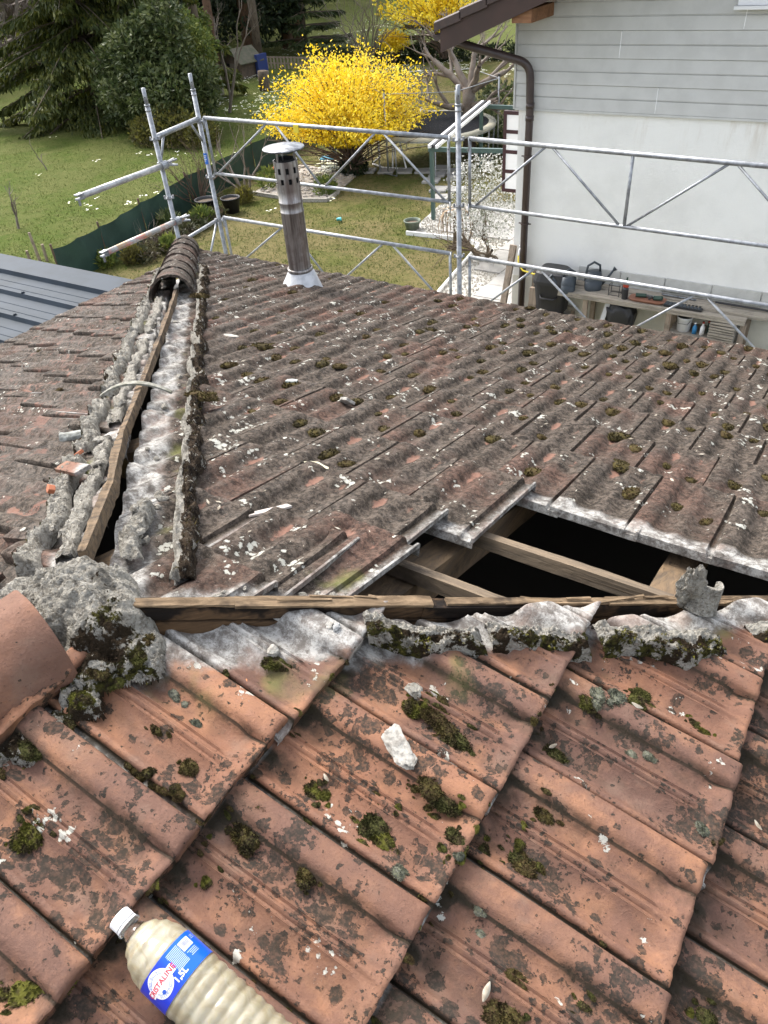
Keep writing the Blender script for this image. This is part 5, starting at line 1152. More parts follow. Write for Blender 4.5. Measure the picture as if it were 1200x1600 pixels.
# ================================================================== GARDEN
def G3(x, y, z=0): return Vector((x, y, gz(x, y) + z))
def in_poly(x, y, P):
    c = False; n = len(P)
    for i in range(n):
        (x1, y1), (x2, y2) = P[i], P[(i + 1) % n]
        if (y1 > y) != (y2 > y) and x < (x2 - x1) * (y - y1) / (y2 - y1) + x1: c = not c
    return c
PZ = GZ + .02
PATIO = [(-4.28, 8.6), (-4.65, 10.87), (-4.94, 11.09), (-6.14, 11.02), (-6.40, 12.66), (-5.44, 13.2), (-2.9, 13.4), (-2.9, 8.05), (-2.9, 6.6), (-4.28, 6.6)]
tag(MB().prism(PATIO, GZ - .2, PZ).build('patio', M['gravel']), kind='structure')
patio = bpy.data.objects['patio']
pn = 0
for i in range(-14, 8):          # pale paving slabs, laid square to the house
    for j in range(-3, 16):
        a, b = -2.9 + i * .46, 6.7 + j * .46; c = [(a, b), (a + .45, b), (a + .45, b + .45), (a, b + .45)]
        if a > -3.3 and a + .45 > -2.85: continue
        if all(in_poly(x - .16 * (1 if x < -4 else 0), y, PATIO) for x, y in c) and all(in_poly(x, y - .14, PATIO) or y < 10 for x, y in c):
            MB().lohi((a, b, PZ + .002), (a + .45, b + .45, PZ + .030 + R.uniform(-.003, .003))).build('paving_slab', M['pave'], patio, bevel=.005); pn += 1
# loose white gravel
pts = []
while len(pts) < 5200:
    x, y = R.uniform(-6.5, -2.9), R.uniform(8, 13.4)
    if in_poly(x, y, PATIO): pts.append((x, y))
V = []; F_ = []
for x, y in pts:
    r = R.uniform(.012, .030); b = len(V); V += [(x + r, y, PZ), (x, y + r, PZ), (x - r, y, PZ), (x, y - r, PZ), (x, y, PZ + r * 1.1)]; F_ += [(b, b + 1, b + 4), (b + 1, b + 2, b + 4), (b + 2, b + 3, b + 4), (b + 3, b, b + 4)]
me = bpy.data.meshes.new('gravel'); me.from_pydata(V, [], F_); tag(link('gravel', me, patio, M['white_chunk']), kind='stuff')
mb = MB()
for (a, b) in (((-4.30, 8.6), (-4.68, 10.87)), ((-4.68, 10.89), (-4.97, 11.07)), ((-4.99, 11.07), (-6.16, 11.00))): mb.beam(Vector((*a, PZ + .01)), Vector((*b, PZ + .01)), .03, .08)
mb.build('edging', M['white_paint'], patio)
path = MB().prism([(-9.2, 14.1), (-7.2, 13.9), (-6.5, 12.9), (-6.4, 13.4), (-7.3, 14.9), (-9.2, 14.5)], GZ - .1, GZ - .04).build('path', M['pave']); tag(path, kind='structure')
for k, (x, y) in enumerate([(-9.12, 14.27), (-8.70, 14.38), (-8.30, 14.5), (-7.90, 14.62), (-7.62, 14.95), (-7.47, 14.47), (-7.22, 14.80), (-7.36, 14.02), (-6.90, 13.52), (-6.62, 13.05), (-6.98, 14.36), (-6.52, 13.62)]):
    o = MB().box((0, 0, .0), (.34, .34, .06), Matrix.Rotation(.30 + R.gauss(0, .05), 3, 'Z')).build('stepping_stone', M['pave'], path, False, G3(x, y, .012), bevel=.008)

# grass blades and clumps over the lawn
def scatter(n, xr_, yr_, ok):
    out = []
    while len(out) < n:
        x, y = R.uniform(*xr_), R.uniform(*yr_)
        if ok(x, y): out.append((x, y))
    return out
def lawn_ok(x, y):
    if in_poly(x, y, PATIO) or (x > WX - .1 and y > WY - .1): return False
    if -EAVE_C - .1 < x < 3 and y < EAVE_B + .1: return False
    if not in_view(Vector((x, y, GZ)), .03): return False
    return R.random() < min(1, (13 / math.hypot(x - CAM.x, y - CAM.y)) ** 1.6) and noise.noise(Vector((x * 1.3, y * 1.3, 4))) > -.35 + R.gauss(0, .2)
gp = scatter(95000, (-22, -2), (4.5, 24), lawn_ok)
c_ = np.array([(x, y, gz(x, y) - .01) for x, y in gp]); n = len(c_)
gl = cards('grass', c_, np.stack([rng.normal(size=n) * .45, rng.normal(size=n) * .45, np.full(n, .8)], 1), .024 + .040 * rng.random(n) ** 2, .012 + .012 * rng.random(n), M['grass_blade'], None, tri=True); tag(gl, kind='stuff', label='short tufted grass of the garden lawn and meadow', cat='grass')
fp = []
for x0, x1, y0, y1, k in ((-20.5, -13, 17.5, 24, 520), (-17.5, -10.5, 24.5, 29, 520), (-10.9, -9.8, 13.4, 15.2, 260), (-13.5, -12.5, 9.5, 11, 6), (-26, -17, 28, 40, 620), (-15.5, -12, 13.4, 14.4, 8), (-21, -8, 5, 16, 16)):
    for _ in range(k):
        x, y = R.uniform(x0, x1), R.uniform(y0, y1)
        if noise.noise(Vector((x * .8, y * .8, 9))) > -.1 or k < 100: fp.append((x, y))
V = []; F_ = []
for x, y in fp:
    for _ in range(R.randint(2, 6)):
        r = R.uniform(.018, .036); px, py = x + R.gauss(0, .05), y + R.gauss(0, .05); z = gz(px, py) + R.uniform(.05, .09); b = len(V)
        V += [(px + r * math.cos(a) + 0, py + r * math.sin(a), z + R.uniform(0, .01)) for a in [i * 1.2566 for i in range(5)]]; F_.append(tuple(b + i for i in range(5)))
me = bpy.data.meshes.new('flowers'); me.from_pydata(V, [], F_); tag(link('flowers', me, None, M['primrose']), 'pale primroses scattered through the grass of the meadow', 'flowers', kind='stuff')

# green windbreak net
g = NG('green_net'); p = g.pos; g.out(g.mix(g.ramp(g.noise(p, 3, 4).outputs[0], .4, .6), (.012, .040, .030), (.020, .055, .040)), .7, g.noise(p, 60, 2).outputs[0], .004); M['green_net'] = g.m
nf = thing('net_fence', 'dark green windbreak net fence crossing the garden behind the scaffold', 'fence', (-10.9, 6.76, GZ))
FL = [(-10.95, 6.3), (-10.25, 6.80), (-10.40, 7.9), (-10.75, 9.16), (-11.21, 10.83), (-11.63, 13.39), (-12.17, 16.63)]
for k, ((xa, ya), (xb, yb)) in enumerate(zip(FL[1:], FL[2:])):
    V = []; n = 16
    for i in range(n + 1):
        f = i / n; x, y = lerp(xa, xb, f), lerp(ya, yb, f); sag = .03 * math.sin(math.pi * f * 2)
        for h in (0, .2, .45, .64): V.append((x + 10.9 + .02 * math.sin(f * 9 + h * 7), y - 6.76, h + (-.02 - abs(sag) if h > .6 else 0) + .0))
    MB().add(V, [(i * 4 + j, i * 4 + j + 1, i * 4 + j + 5, i * 4 + j + 4) for i in range(n) for j in range(3)]).build('net_panel', M['green_net'], nf, True)
for xa, ya in FL[1:]: MB().tube([(xa + 10.9 - .02, ya - 6.76, -.1), (xa + 10.9 - .02, ya - 6.76, .70)], .018, 6).build('post', M['twig_brown'], nf)
sk = 0
for x, y, h, tx in ((-11.76, 7.45, .50, -.03), (-11.62, 7.50, .30, .02), (-11.95, 7.38, .18, 0)):
    o = MB().tube([(x, y, GZ - .1), (x + tx, y, GZ + h)], [.030, .024], 6).build('wooden_stake', M['wood_z']); tag(o, ('tallest weathered stake at the near end of the green net', 'shorter weathered stake beside the tallest one', 'lowest broken stake beside the green net')[sk], 'stake', 'stakes at the end of the net fence'); sk += 1

# forsythias
def forsythia(label, base, W_, H_, n, seed, stems=16, fs=.05):
    t = thing('forsythia_bush', label, 'bush', base); rr = random.Random(seed); mb = MB(); C_ = []; D_ = []
    for k in range(stems * 9):
        a = rr.uniform(0, 6.28); el = rr.uniform(.18, 1.45); L_ = W_ * rr.uniform(.75, 1.02); d0 = Vector((math.cos(a) * math.cos(el), math.sin(a) * math.cos(el), math.sin(el)))
        p = Vector((rr.gauss(0, .05), rr.gauss(0, .05), .25 * H_ * rr.random())); d = (d0 * .55 + Vector((0, 0, .75))).normalized(); pts = [p.copy()]; m_ = 9
        # arch outwards, top bounded by an ellipsoid
        for i in range(m_):
            f = (i + 1) / m_; d = (d * .72 + Vector((d0.x * 1.15, d0.y * 1.15, d0.z * .62 * (H_ / W_) - .02 * f)) * .38 + Vector([rr.gauss(0, .08) for _ in range(3)])).normalized(); p = p + d * L_ / m_
            s = (p.x / W_) ** 2 + (p.y / (W_ * .85)) ** 2 + ((p.z - H_ * .45) / (H_ * .62)) ** 2
            if s > 1.15 and i > 3 and rr.random() < .45: break
            pts.append(p.copy())
        mb.tube(pts, [.016 * (1 - .8 * i / len(pts)) for i in range(len(pts))], 4, False)
        for i in range(2, len(pts)):
            for _ in range(n):
                q = pts[i - 1].lerp(pts[i], rr.random()) + Vector([rr.gauss(0, .030 + .010 * i) for _ in range(3)])
                if q.z < H_ * .22 + .30 * math.hypot(q.x, q.y): continue
                C_.append(q); D_.append((rr.gauss(0, 1), rr.gauss(0, 1), rr.gauss(.2, 1)))
    mb.build('branch', M['twig_brown'], t, True)['kind'] = 'stuff'
    k = len(C_); cards('flower', np.array(C_), np.array(D_), fs * (.6 + .8 * rng.random(k)), fs * .62, M['forsythia'], t)['kind'] = 'stuff'
    return t
t = forsythia('big yellow flowering forsythia in the middle of the garden', (-9.35, 14.05, GZ), 2.15, 2.30, 36, 3, 22, .060)
mb = MB()
for k in range(7): a = k * .9; mb.tube([(.09 * math.cos(a), .09 * math.sin(a), -.05), (.14 * math.cos(a), .14 * math.sin(a), .35), (.35 * math.cos(a), .30 * math.sin(a), .85)], [.06, .045, .03], 6)
mb.build('trunk', M['trunk'], t, True)
iv = rdir(700) * np.array([.30, .30, .24]); cards('ivy', iv + np.array([0, 0, .14]), rdir(700), .08, .06, M['leaf_dark'], t)['kind'] = 'stuff'
forsythia('large yellow forsythia far off above the neighbour house gutter', (-14.4, 27.4, gz(-14.4, 27.4) + .1), 2.9, 3.5, 12, 5, 12, .12)
forsythia('narrow yellow forsythia far off left of the other distant one', (-16.3, 27.0, gz(-16.3, 27)), .75, 1.7, 9, 6, 7, .10)

# trees ---------------------------------------------------------------
conifer('spruce_tree', 'tall drooping yellow green spruce at the left edge', (-21.4, 17.3, GZ), 9.5, 4.0, M['leaf_conifer'], M['trunk'], 21, .75, 3.6, .2, .03, size=(.22, .060), hang=1.1)
conifer('spruce_tree', 'second drooping spruce behind the laurel, right of the tallest spruce', (-20.2, 18.6, GZ), 9.0, 3.0, M['leaf_conifer'], M['trunk'], 18, .75, 3.2, .2, .10, size=(.22, .065), hang=1.0)
lr_ = random.Random(77); LB_ = [(-17.3, 15.9, -2.7, 1.1, .9, .9), (-16.2, 15.9, -2.7, .9, .8, .8)]
for k in range(34):
    a_ = lr_.uniform(0, 2 * math.pi); e_ = lr_.uniform(-.25, 1.45); q = lr_.uniform(.75, 1.12); rr_ = lr_.uniform(.26, .58)
    LB_.append((-17.0 + 1.75 * q * math.cos(a_) * math.cos(e_), 15.85 + .9 * q * math.sin(a_) * math.cos(e_), max(-3.25, -2.75 + 1.55 * q * math.sin(e_) + .35 * math.sin(a_ * 2)), rr_, rr_ * .9, rr_ * lr_.uniform(.7, 1.25)))
leafy('laurel_bush', 'glossy dark green laurel bush standing right of the spruce', 'bush', (-17.2, 15.6, GZ), LB_, 30000, 'foliage', M['leaf_laurel'], [((-17.2, 15.8, GZ - .1), (-17.1, 16, -2.2), .09)], size=(.15, .062))
leafy('yellowish_bush', 'low yellowish bush in front of the laurel, behind the left upright', 'bush', (-15.6, 14.9, GZ), [(-15.7, 14.9, -3.2, .65, .55, .50), (-14.9, 15.0, -3.3, .55, .5, .42), (-16.5, 14.8, -3.35, .55, .45, .36)], 7000, 'foliage', M['leaf_yellow'], [((-15.6, 15, GZ - .1), (-15.6, 15, -3.2), .04)], size=(.10, .035), bias=(0, 0, .5))
leafy('variegated_bush', 'leafy bush with pale yellow tips rising behind the laurel', 'bush', (-17.3, 17.2, GZ), [(-17.2, 17.1, -1.45, .85, .6, .55), (-16.4, 17.0, -1.75, .5, .5, .6)], 5000, 'foliage', M['leaf_bright'], [((-17.3, 17.2, GZ - .1), (-17.2, 17.1, -1.6), .05)], size=(.12, .05))
dk = 'dark evergreens at the far end of the garden'
spec = [(-27.5, 26.5, 11, 3.4, 'dark'), (-24.0, 27.8, 12, 3.2, 'dark'), (-29.0, 31.0, 12, 3.6, 'dark'), (-24.8, 32.2, 12, 3.6, 'dark'), (-24.0, 30.4, 10, 2.2, 'dark'), (-32.0, 27.5, 12, 3.6, 'dark')]
labs = ['dark evergreen directly behind the two drooping spruces', 'dark evergreen with a bare reddish trunk left of the playhouse', 'far dark evergreen behind the gap between spruce and playhouse', 'broad dark evergreen right behind the playhouse', 'dark evergreen at the right end of the dark row, beside the paler fir', 'dark evergreen at the far left behind the spruce']
for (x, y, h, r, kk), lb in zip(spec, labs):
    z = gz(x, y); t = leafy('evergreen_tree', lb, 'tree', (x, y, z), [(x + R.gauss(0, r * .38), y + R.gauss(0, r * .38), z + hh, r * R.uniform(.5, .72), r * R.uniform(.5, .72), R.uniform(.8, 1.3)) for hh in np.linspace(2.0 if x > -26 and x < -23 else 1.2, h, 12)], 15000, 'foliage', M['leaf_dark'], None, dk, (.24, .10), (0, 0, -.2))
    MB().tube([(0, 0, -.2), (.05, 0, h * .5), (0, 0, h)], [.26, .2, .08], 8).build('trunk', M['trunk_red'] if x > -25 else M['trunk'], t, True)
for k, (x, y, lb) in enumerate(((-22.7, 24.3, 'bare reddish pine trunk behind the white box'), (-21.9, 25.9, 'grey tree trunk rising behind the playhouse roof'), (-20.6, 21.4, 'dark leaning trunk left of the white box'))):
    o = MB().tube([(x, y, GZ - .1), (x + .06, y, GZ + 2.6), (x - .03, y + .1, GZ + 7)], [.17, .145, .11], 10).build('bare_pine' if k == 0 else 'bare_tree', M['trunk_red'] if k == 0 else M['trunk'], None, True); tag(o, lb, 'tree')
conifer('fir_tree', 'mid green fir between the dark evergreens and the meadow', (-22.4, 29.6, gz(-22.4, 29.6)), 6.0, 1.7, M['leaf_midconifer'], M['trunk'], 13, .35, 1.7, .12, .08, size=(.24, .07), hang=.5)
conifer('fir_tree', 'small dark green fir standing between the two distant forsythias', (-15.75, 28.2, gz(-15.7, 28.2)), 2.6, .85, M['leaf_midconifer'], M['trunk'], 9, .2, 2.0, .06, .05, size=(.18, .06), hang=.2)
leafy('ivy_tree', 'pale green ivy covered shrub left of the playhouse roof', 'bush', (-22.4, 22.9, GZ), [(-22.2, 23.0, -2.0, .55, .5, .75), (-22.0, 22.9, -2.9, .4, .4, .6)], 3000, 'foliage', M['leaf_bright'], [((-22.2, 23, GZ), (-22.2, 23, -2.2), .05)], size=(.13, .07))
# far wood and hill line, too far to tell apart
def farwood(name, label, n, xr_, yr_, zr_, mat, size):
    C_ = []
    while len(C_) < n:
        x, y = R.uniform(*xr_), R.uniform(*yr_)
        if noise.noise(Vector((x * .25, y * .25, 3))) > -.30: C_.append((x, y, gz(x, y) + R.uniform(*zr_) * (1 + .4 * noise.noise(Vector((x * .4, y * .4, 0))))))
    o = cards(name, np.array(C_), rdir(n) + np.array([0, 0, .9]), size * (.5 + rng.random(n)), size * .12, mat); return tag(o, label, 'woods', kind='stuff')
farwood('bare_wood', 'bare brown woodland closing the view at the top of the meadow', 26000, (-75, 5), (47, 62), (.1, 6.5), M['twig_brown'], 1.3)
farwood('bare_thicket', 'grey brown bare thicket at the far left behind the spruce', 7000, (-44, -30), (15, 33), (.1, 5.0), M['twig'], 1.1)
farwood('evergreen_wood', 'dark evergreen wood behind the far row of trees', 16000, (-62, -27), (33, 46), (.1, 8.0), M['leaf_dark'], 1.0)
hb = leafy('dark_hedge', 'low dark hedge along the far edge of the meadow', 'hedge', (-17, 25.8, gz(-17, 25.8)), [(-19.2 + k * .62, 26.6 + k * .155, gz(-17, 26) + .18, .5, .3, .34) for k in range(13)], 9000, 'foliage', M['leaf_dark'], None, size=(.12, .05))
def bare_tree(name, label, base, h, r, depth, mat, seed, spread=.55, kids=(2, 3), stems=1, cat='tree', droop=.0, lean=(0, 0)):
    global R
    keep = R; R = random.Random(seed); t = thing(name, label, cat, base); mb = MB(); tips = []
    for _ in range(stems):
        d = Vector((lean[0] + (R.gauss(0, .45) if stems > 1 else 0), lean[1] + (R.gauss(0, .45) if stems > 1 else 0), 1)); grow(mb, Vector((R.gauss(0, .04) * (stems > 1), 0, -.05)), d, r, h, depth, tips, droop, spread, 6, kids)
    mb.build('trunk' if stems == 1 else 'branch', mat, t, True); R = keep; return t, tips
bare_tree('bare_shrub', 'leafless grey green shrub left of the distant forsythia', (-17.0, 26.3, gz(-17, 26.3)), 1.5, .028, 3, M['twig'], 4, .4, (2, 3), 12, 'shrub')
# old apple tree with a short trunk and spreading limbs
t = thing('apple_tree', 'old spreading leafless apple tree behind the neighbour gutter', 'tree', (-7.65, 16.3, GZ)); mb = MB(); tips = []
mb.tube([(0, 0, -.1), (.02, 0, .5), (-.02, 0, 1.0), (.0, 0, 1.35)], [.17, .14, .135, .15], 10)
rk = R; R = random.Random(21)
for d, L_ in (((-1, -.1, .55), 1.1), ((-.75, .3, .9), 1.0), ((.95, .1, .25), .9), ((1.0, -.2, .75), .95), ((.1, .5, 1), .8), ((-.9, -.4, .25), .9), ((.4, -.3, 1), .8)):
    grow(mb, Vector((0, 0, 1.25 if d[2] > .3 else .95)), Vector(d), .085, L_, 4, tips, -.02, .42, 7, (2, 3), .66)
R = rk
mb.build('trunk', M['twig'], t, True)
bare_tree('bare_tree', 'slim bare tree with grey branches in front of the dark wood', (-16.9, 18.4, GZ), 1.7, .05, 4, M['twig'], 8, .38, (2, 3))
bare_tree('bare_tree', 'second slim bare tree, just left of the white box', (-17.9, 19.6, GZ), 1.5, .045, 4, M['twig'], 18, .36, (2, 3))
bare_tree('young_tree', 'young leafless tree in the left meadow near the metal roof', (-13.8, 8.5, GZ), .55, .028, 3, M['twig'], 9, .40, (2, 3), lean=(-.25, .1))
bare_tree('young_tree', 'tiny leafless sapling in the left meadow near the spruce', (-17.4, 12.0, GZ), .40, .018, 2, M['twig'], 10, .45, (2, 2), lean=(-.2, 0))
bare_tree('bare_shrub', 'dense brown bare shrub behind the scaffold corner', (-11.1, 11.0, GZ), .80, .012, 3, M['twig_brown'], 11, .28, (2, 2), 20, 'shrub')
bare_tree('bare_shrub', 'bare shrub with pale curved stems right of the black pots', (-10.7, 11.9, GZ), .80, .026, 2, M['twig'], 12, .42, (1, 2), 7, 'shrub')
bare_tree('bare_shrub', 'thin bare twigs in front of the green net', (-10.0, 8.6, GZ), .42, .008, 2, M['twig'], 13, .4, (2, 2), 5, 'shrub')
for k, (x, y, mt, lb, s) in enumerate(((-9.95, 8.05, 'leaf_yellow', 'small yellow leaved plant at the foot of the green net', .15), (-9.75, 8.75, 'leaf_bright', 'bright green bulb plant at the foot of the green net', .14), (-10.3, 7.75, 'leaf_bright', 'green plant beside the metal roof edge', .13), (-10.35, 11.5, 'leaf_yellow', 'spiky yellow green plant at the edge of the lawn', .16), (-10.5, 12.5, 'leaf_bright', 'round bright green shrub by the rock bed', .22), (-9.0, 12.5, 'leaf_bright', 'small pale plant at the corner of the rock bed', .20), (-10.2, 10.1, 'leaf_bright', 'climbing green leaves against the green net', .18), (-10.6, 9.6, 'leaf_laurel', 'dark leafy plant in the bed behind the near upright', .20))):
    leafy('garden_plant', lb, 'plant', (x, y, GZ), [(x, y, GZ + s * .7, s, s, s * .9)], 520, 'foliage', M[mt], None, size=(.11, .028), bias=(0, 0, .9))
cl = [(-9.9 - .06 * k, 8.2 + k * .33, GZ + .10, .28, .18, .09) for k in range(8)]
leafy('flower_bed', 'brownish planted bed along the foot of the green net', 'bed', (-10.1, 9.0, GZ), cl, 3600, 'foliage', leafmat('bed_litter', (.07, .05, .035), (.05, .06, .025), (.12, .11, .05)), None, size=(.10, .03))
# white blossoming shrub by the house
t, tips = bare_tree('blossom_shrub', 'white blossoming shrub with crooked dark stems beside the patio', (-4.25, 10.35, GZ), .58, .035, 4, M['trunk'], 15, .50, (2, 3), 4, 'shrub')
P, N = clump_cloud([(0, 0, 1.05, .62, .55, .52), (-.35, .1, .75, .45, .4, .35), (.15, -.1, .75, .42, .4, .35), (-.1, 0, 1.35, .38, .35, .26)], 4300)
cards('blossom', P, N * .4 + rdir(len(P)), .030 + .02 * rng.random(len(P)), .026, M['blossom'], t)['kind'] = 'stuff'
leafy('evergreen_shrub', 'dark green shrub behind the brown and white shutter', 'shrub', (-7.1, 17.6, GZ), [(-7.2, 17.6, -3.0, .9, .6, .62), (-6.2, 17.9, -2.7, .9, .7, .75), (-6.9, 16.5, -3.25, .7, .4, .4)], 9000, 'foliage', M['leaf_laurel'], None, size=(.10, .055))
# dead palm
t = thing('dead_palm', 'small dead palm with drooping brown leaves by the patio', 'palm', (-5.02, 10.70, GZ)); MB().tube([(0, 0, -.05), (.02, 0, .3), (0, 0, .62)], [.055, .05, .045], 8).build('trunk', M['trunk'], t, True)
for k in range(16):
    a = R.uniform(0, 6.3); L_ = R.uniform(.22, .36); V = []
    for i in range(6): f = i / 5; r_ = L_ * (math.sin(f * 1.9)); z = .62 + .10 * math.sin(f * 3) - .42 * f * f; wd = .022 * (1 - f * .7); V += [(r_ * math.cos(a) - wd * math.sin(a), r_ * math.sin(a) + wd * math.cos(a), z), (r_ * math.cos(a) + wd * math.sin(a), r_ * math.sin(a) - wd * math.cos(a), z)]
    MB().add(V, [(i * 2, i * 2 + 1, i * 2 + 3, i * 2 + 2) for i in range(5)]).build('frond', M['palm_dead'], t)
# pots, bucket, toys
def pot(label, x, y, r, h, mat, soil='trunk', name='plant_pot', cat='pot'):
    t = thing(name, label, cat, G3(x, y)); MB().lathe([(0, 0), (r * .72, 0), (r, h), (r * 1.06, h), (r * 1.06, h + .02), (r * .94, h + .02), (r * .90, h - .03)], 20).build('pot', mat, t, True); MB().lathe([(0, h - .03), (r * .91, h - .03)], 20).build('soil', M[soil], t); return t
pot('round green plastic pot standing on the lawn by the gravel', -6.18, 11.25, .145, .16, simple('green_grey_pot', (.14, .17, .13), .7)); pot('black tub on the left behind the scaffold corner', -10.52, 10.58, .21, .30, M['black']); pot('black tub on the right of its twin behind the scaffold corner', -10.18, 10.92, .19, .27, M['black']); pot('small black bucket at the edge of the rock bed', -8.98, 12.72, .085, .19, M['black'], name='bucket', cat='bucket')
o = MB().tube([(-7.78, 11.16, GZ + .04), (-7.72, 11.20, GZ + .05), (-7.68, 11.16, GZ + .04)], [.03, .035, .02], 6).build('toy', simple('teal_toy', (.05, .35, .38), .5), None, True); tag(o, 'small teal plastic toy lying on the lawn', 'toy')
# rock bed
bed = MB().prism([(-10.6, 12.05), (-9.27, 11.97), (-8.72, 12.15), (-8.86, 12.75), (-9.15, 13.85), (-11.0, 14.3)], GZ - .05, GZ + .02).build('bed_ground', simple('dusty_soil', (.26, .23, .19), .95, (.38, .35, .31), 6, .01, 30)); tag(bed, kind='structure')
for (a, b) in (((-10.6, 12.02), (-9.27, 11.94)), ((-9.25, 11.94), (-8.70, 12.13)), ((-8.69, 12.15), (-8.83, 12.74))): MB().beam(Vector((*a, GZ + .03)), Vector((*b, GZ + .03)), .05, .07, (0, 0, 1), 6, .004, 3).build('edging_stone', M['wood_z'] if False else M['white_chunk'], bed)
V = []; F_ = []
for _ in range(330):
    x, y = R.uniform(-11, -8.8), R.uniform(12, 14.2)
    if not in_poly(x, y, [(-10.55, 12.15), (-9.27, 12.05), (-8.8, 12.2), (-8.95, 12.75), (-9.2, 13.8), (-11.0, 14.2)]): continue
    r = R.uniform(.03, .085); b = len(V); n = 6
    V += [(x + r * math.cos(i) * R.uniform(.7, 1.1), y + r * math.sin(i) * R.uniform(.7, 1.1), GZ + .0) for i in [k * 1.047 for k in range(n)]] + [(x + .6 * r * math.cos(i), y + .6 * r * math.sin(i), GZ + .02 + r * .45) for i in [k * 1.047 for k in range(n)]]
    F_ += [(b + k, b + (k + 1) % n, b + n + (k + 1) % n, b + n + k) for k in range(n)] + [tuple(b + n + k for k in range(n))]
me = bpy.data.meshes.new('stones'); me.from_pydata(V, [], F_); tag(link('stones', me, bed, simple('bed_stone', (.42, .38, .33), .9, (.30, .26, .22), 7)), kind='stuff')
# chair, orange toy, swing frame
t = thing('child_chair', 'small light blue chair with thin metal legs by the forsythia', 'chair', G3(-10.05, 14.1), .4)
MB().lohi((-.17, -.15, .26), (.17, .15, .285)).build('seat', M['blue'] if False else simple('light_blue_paint', (.10, .38, .55), .5), t, bevel=.01); MB().lohi((.145, -.15, .36), (.17, .15, .50)).build('backrest', bpy.data.materials['light_blue_paint'], t, bevel=.01)
for a, b in ((-.15, -.13), (-.15, .13), (.155, -.13), (.155, .13)): MB().tube([(a, b, 0), (a, b, .26 if a < 0 else .5)], .010, 6).build('leg', M['galv'], t)
t = thing('orange_toy_table', 'small orange red wire toy stand behind the flue', 'toy', G3(-10.75, 13.2)); MB().lathe([(.15, .22), (.17, .22), (.17, .24), (.15, .24), (.15, .22)], 16).build('ring', simple('orange_red_plastic', (.60, .10, .03), .5), t)
for k in range(3): MB().tube([(.16 * math.cos(k * 2.1), .16 * math.sin(k * 2.1), .22), (.14 * math.cos(k * 2.1 + .6), .14 * math.sin(k * 2.1 + .6), 0)], .009, 6).build('leg', bpy.data.materials['orange_red_plastic'], t)
t = thing('swing_frame', 'white tubular swing frame standing under the yellow forsythia', 'swing', G3(-8.95, 14.75)); Wp = M['white_paint']
for nm, a, b in (('pole', (.62, -.12, 0), (.30, .02, .86)), ('pole', (.32, -.22, 0), (.24, 0, .86)), ('pole', (.12, .25, 0), (.20, .04, .86)), ('pole', (-1.3, -.1, 0), (-1.35, .1, .95)), ('pole', (-1.0, .35, 0), (-1.35, .12, .95)), ('top_bar', (.30, .02, .87), (-1.36, .11, .96)), ('ground_bar', (.62, -.14, .03), (.05, -.18, .03)), ('ground_bar', (.05, -.18, .03), (-.35, .0, .03))):
    MB().tube([a, b], .018, 8).build(nm, M['galv'] if nm == 'top_bar' else Wp, t, True)
# trampoline
tc = Vector((-8.15, 15.45, GZ)); TRr = 1.42; TH_ = .76
t = thing('trampoline', 'round black trampoline with net poles behind the forsythia', 'trampoline', tc)
MB().lathe([(0, TH_ - .02), (TRr - .16, TH_)], 48).build('mat', simple('tramp_mat', (.012, .013, .016), .9, spec=.05), t, True); MB().lathe([(TRr - .155, TH_ + .012), (TRr - .10, TH_ + .022), (TRr, TH_ + .005), (TRr + .01, TH_ - .03)], 48).build('edge_pad', simple('worn_beige_pad', (.38, .35, .26), .8, (.22, .22, .18), 3), t, True)
MB().lathe([(TRr - .03, TH_ - .06), (TRr + .005, TH_ - .06), (TRr + .005, TH_ - .02), (TRr - .03, TH_ - .02), (TRr - .03, TH_ - .06)], 48).build('ring', M['galv'], t)
for k in range(6):
    a = k * math.pi / 3 + .35; c, s = math.cos(a), math.sin(a); px, py = (TRr + .05) * c, (TRr + .05) * s
    o = MB().tube([(px, py, .12), (px, py, TH_ + .88)], .020, 8).build('net_pole', M['galv'], t, True); MB().tube([(px, py, TH_ + .88), (px, py, TH_ + .92)], .026, 8).build('pole_cap', M['black'], o)
    MB().tube([((TRr - .04) * math.cos(a - .3), (TRr - .04) * math.sin(a - .3), TH_ - .05), ((TRr - .06) * math.cos(a - .3), (TRr - .06) * math.sin(a - .3), .02), ((TRr - .06) * math.cos(a + .1), (TRr - .06) * math.sin(a + .1), .02), ((TRr - .04) * math.cos(a + .1), (TRr - .04) * math.sin(a + .1), TH_ - .05)], .016, 6).build('leg', M['galv'], t, True)
g = NG('fine_black_net'); tb = g.n('ShaderNodeBsdfTransparent'); mx = g.n('ShaderNodeMixShader'); mx.inputs[0].default_value = .16; g.s_(g.b, 'Base Color', (.02, .02, .02, 1)); g.t.links.new(tb.outputs[0], mx.inputs[1]); g.t.links.new(g.b.outputs[0], mx.inputs[2]); g.t.links.new(mx.outputs[0], g.t.nodes['Material Output'].inputs[0])
V = []; F_ = []
for k in range(7):
    a = k * math.pi / 3 + .35; V += [((TRr - .0) * math.cos(a), (TRr - .0) * math.sin(a), TH_ + .02), ((TRr + .05) * math.cos(a), (TRr + .05) * math.sin(a), TH_ + .84)]
MB().add(V, [(2 * k, 2 * k + 2, 2 * k + 3, 2 * k + 1) for k in range(6)]).build('safety_net', g.m, t); mb = MB()
for k in range(6): a, b = k * math.pi / 3 + .35, (k + 1) * math.pi / 3 + .35; mb.tube([((TRr + .05) * math.cos(a), (TRr + .05) * math.sin(a), TH_ + .84), ((TRr + .05) * math.cos(b), (TRr + .05) * math.sin(b), TH_ + .84)], .007, 5)
mb.build('net_rope', M['galv'], t)
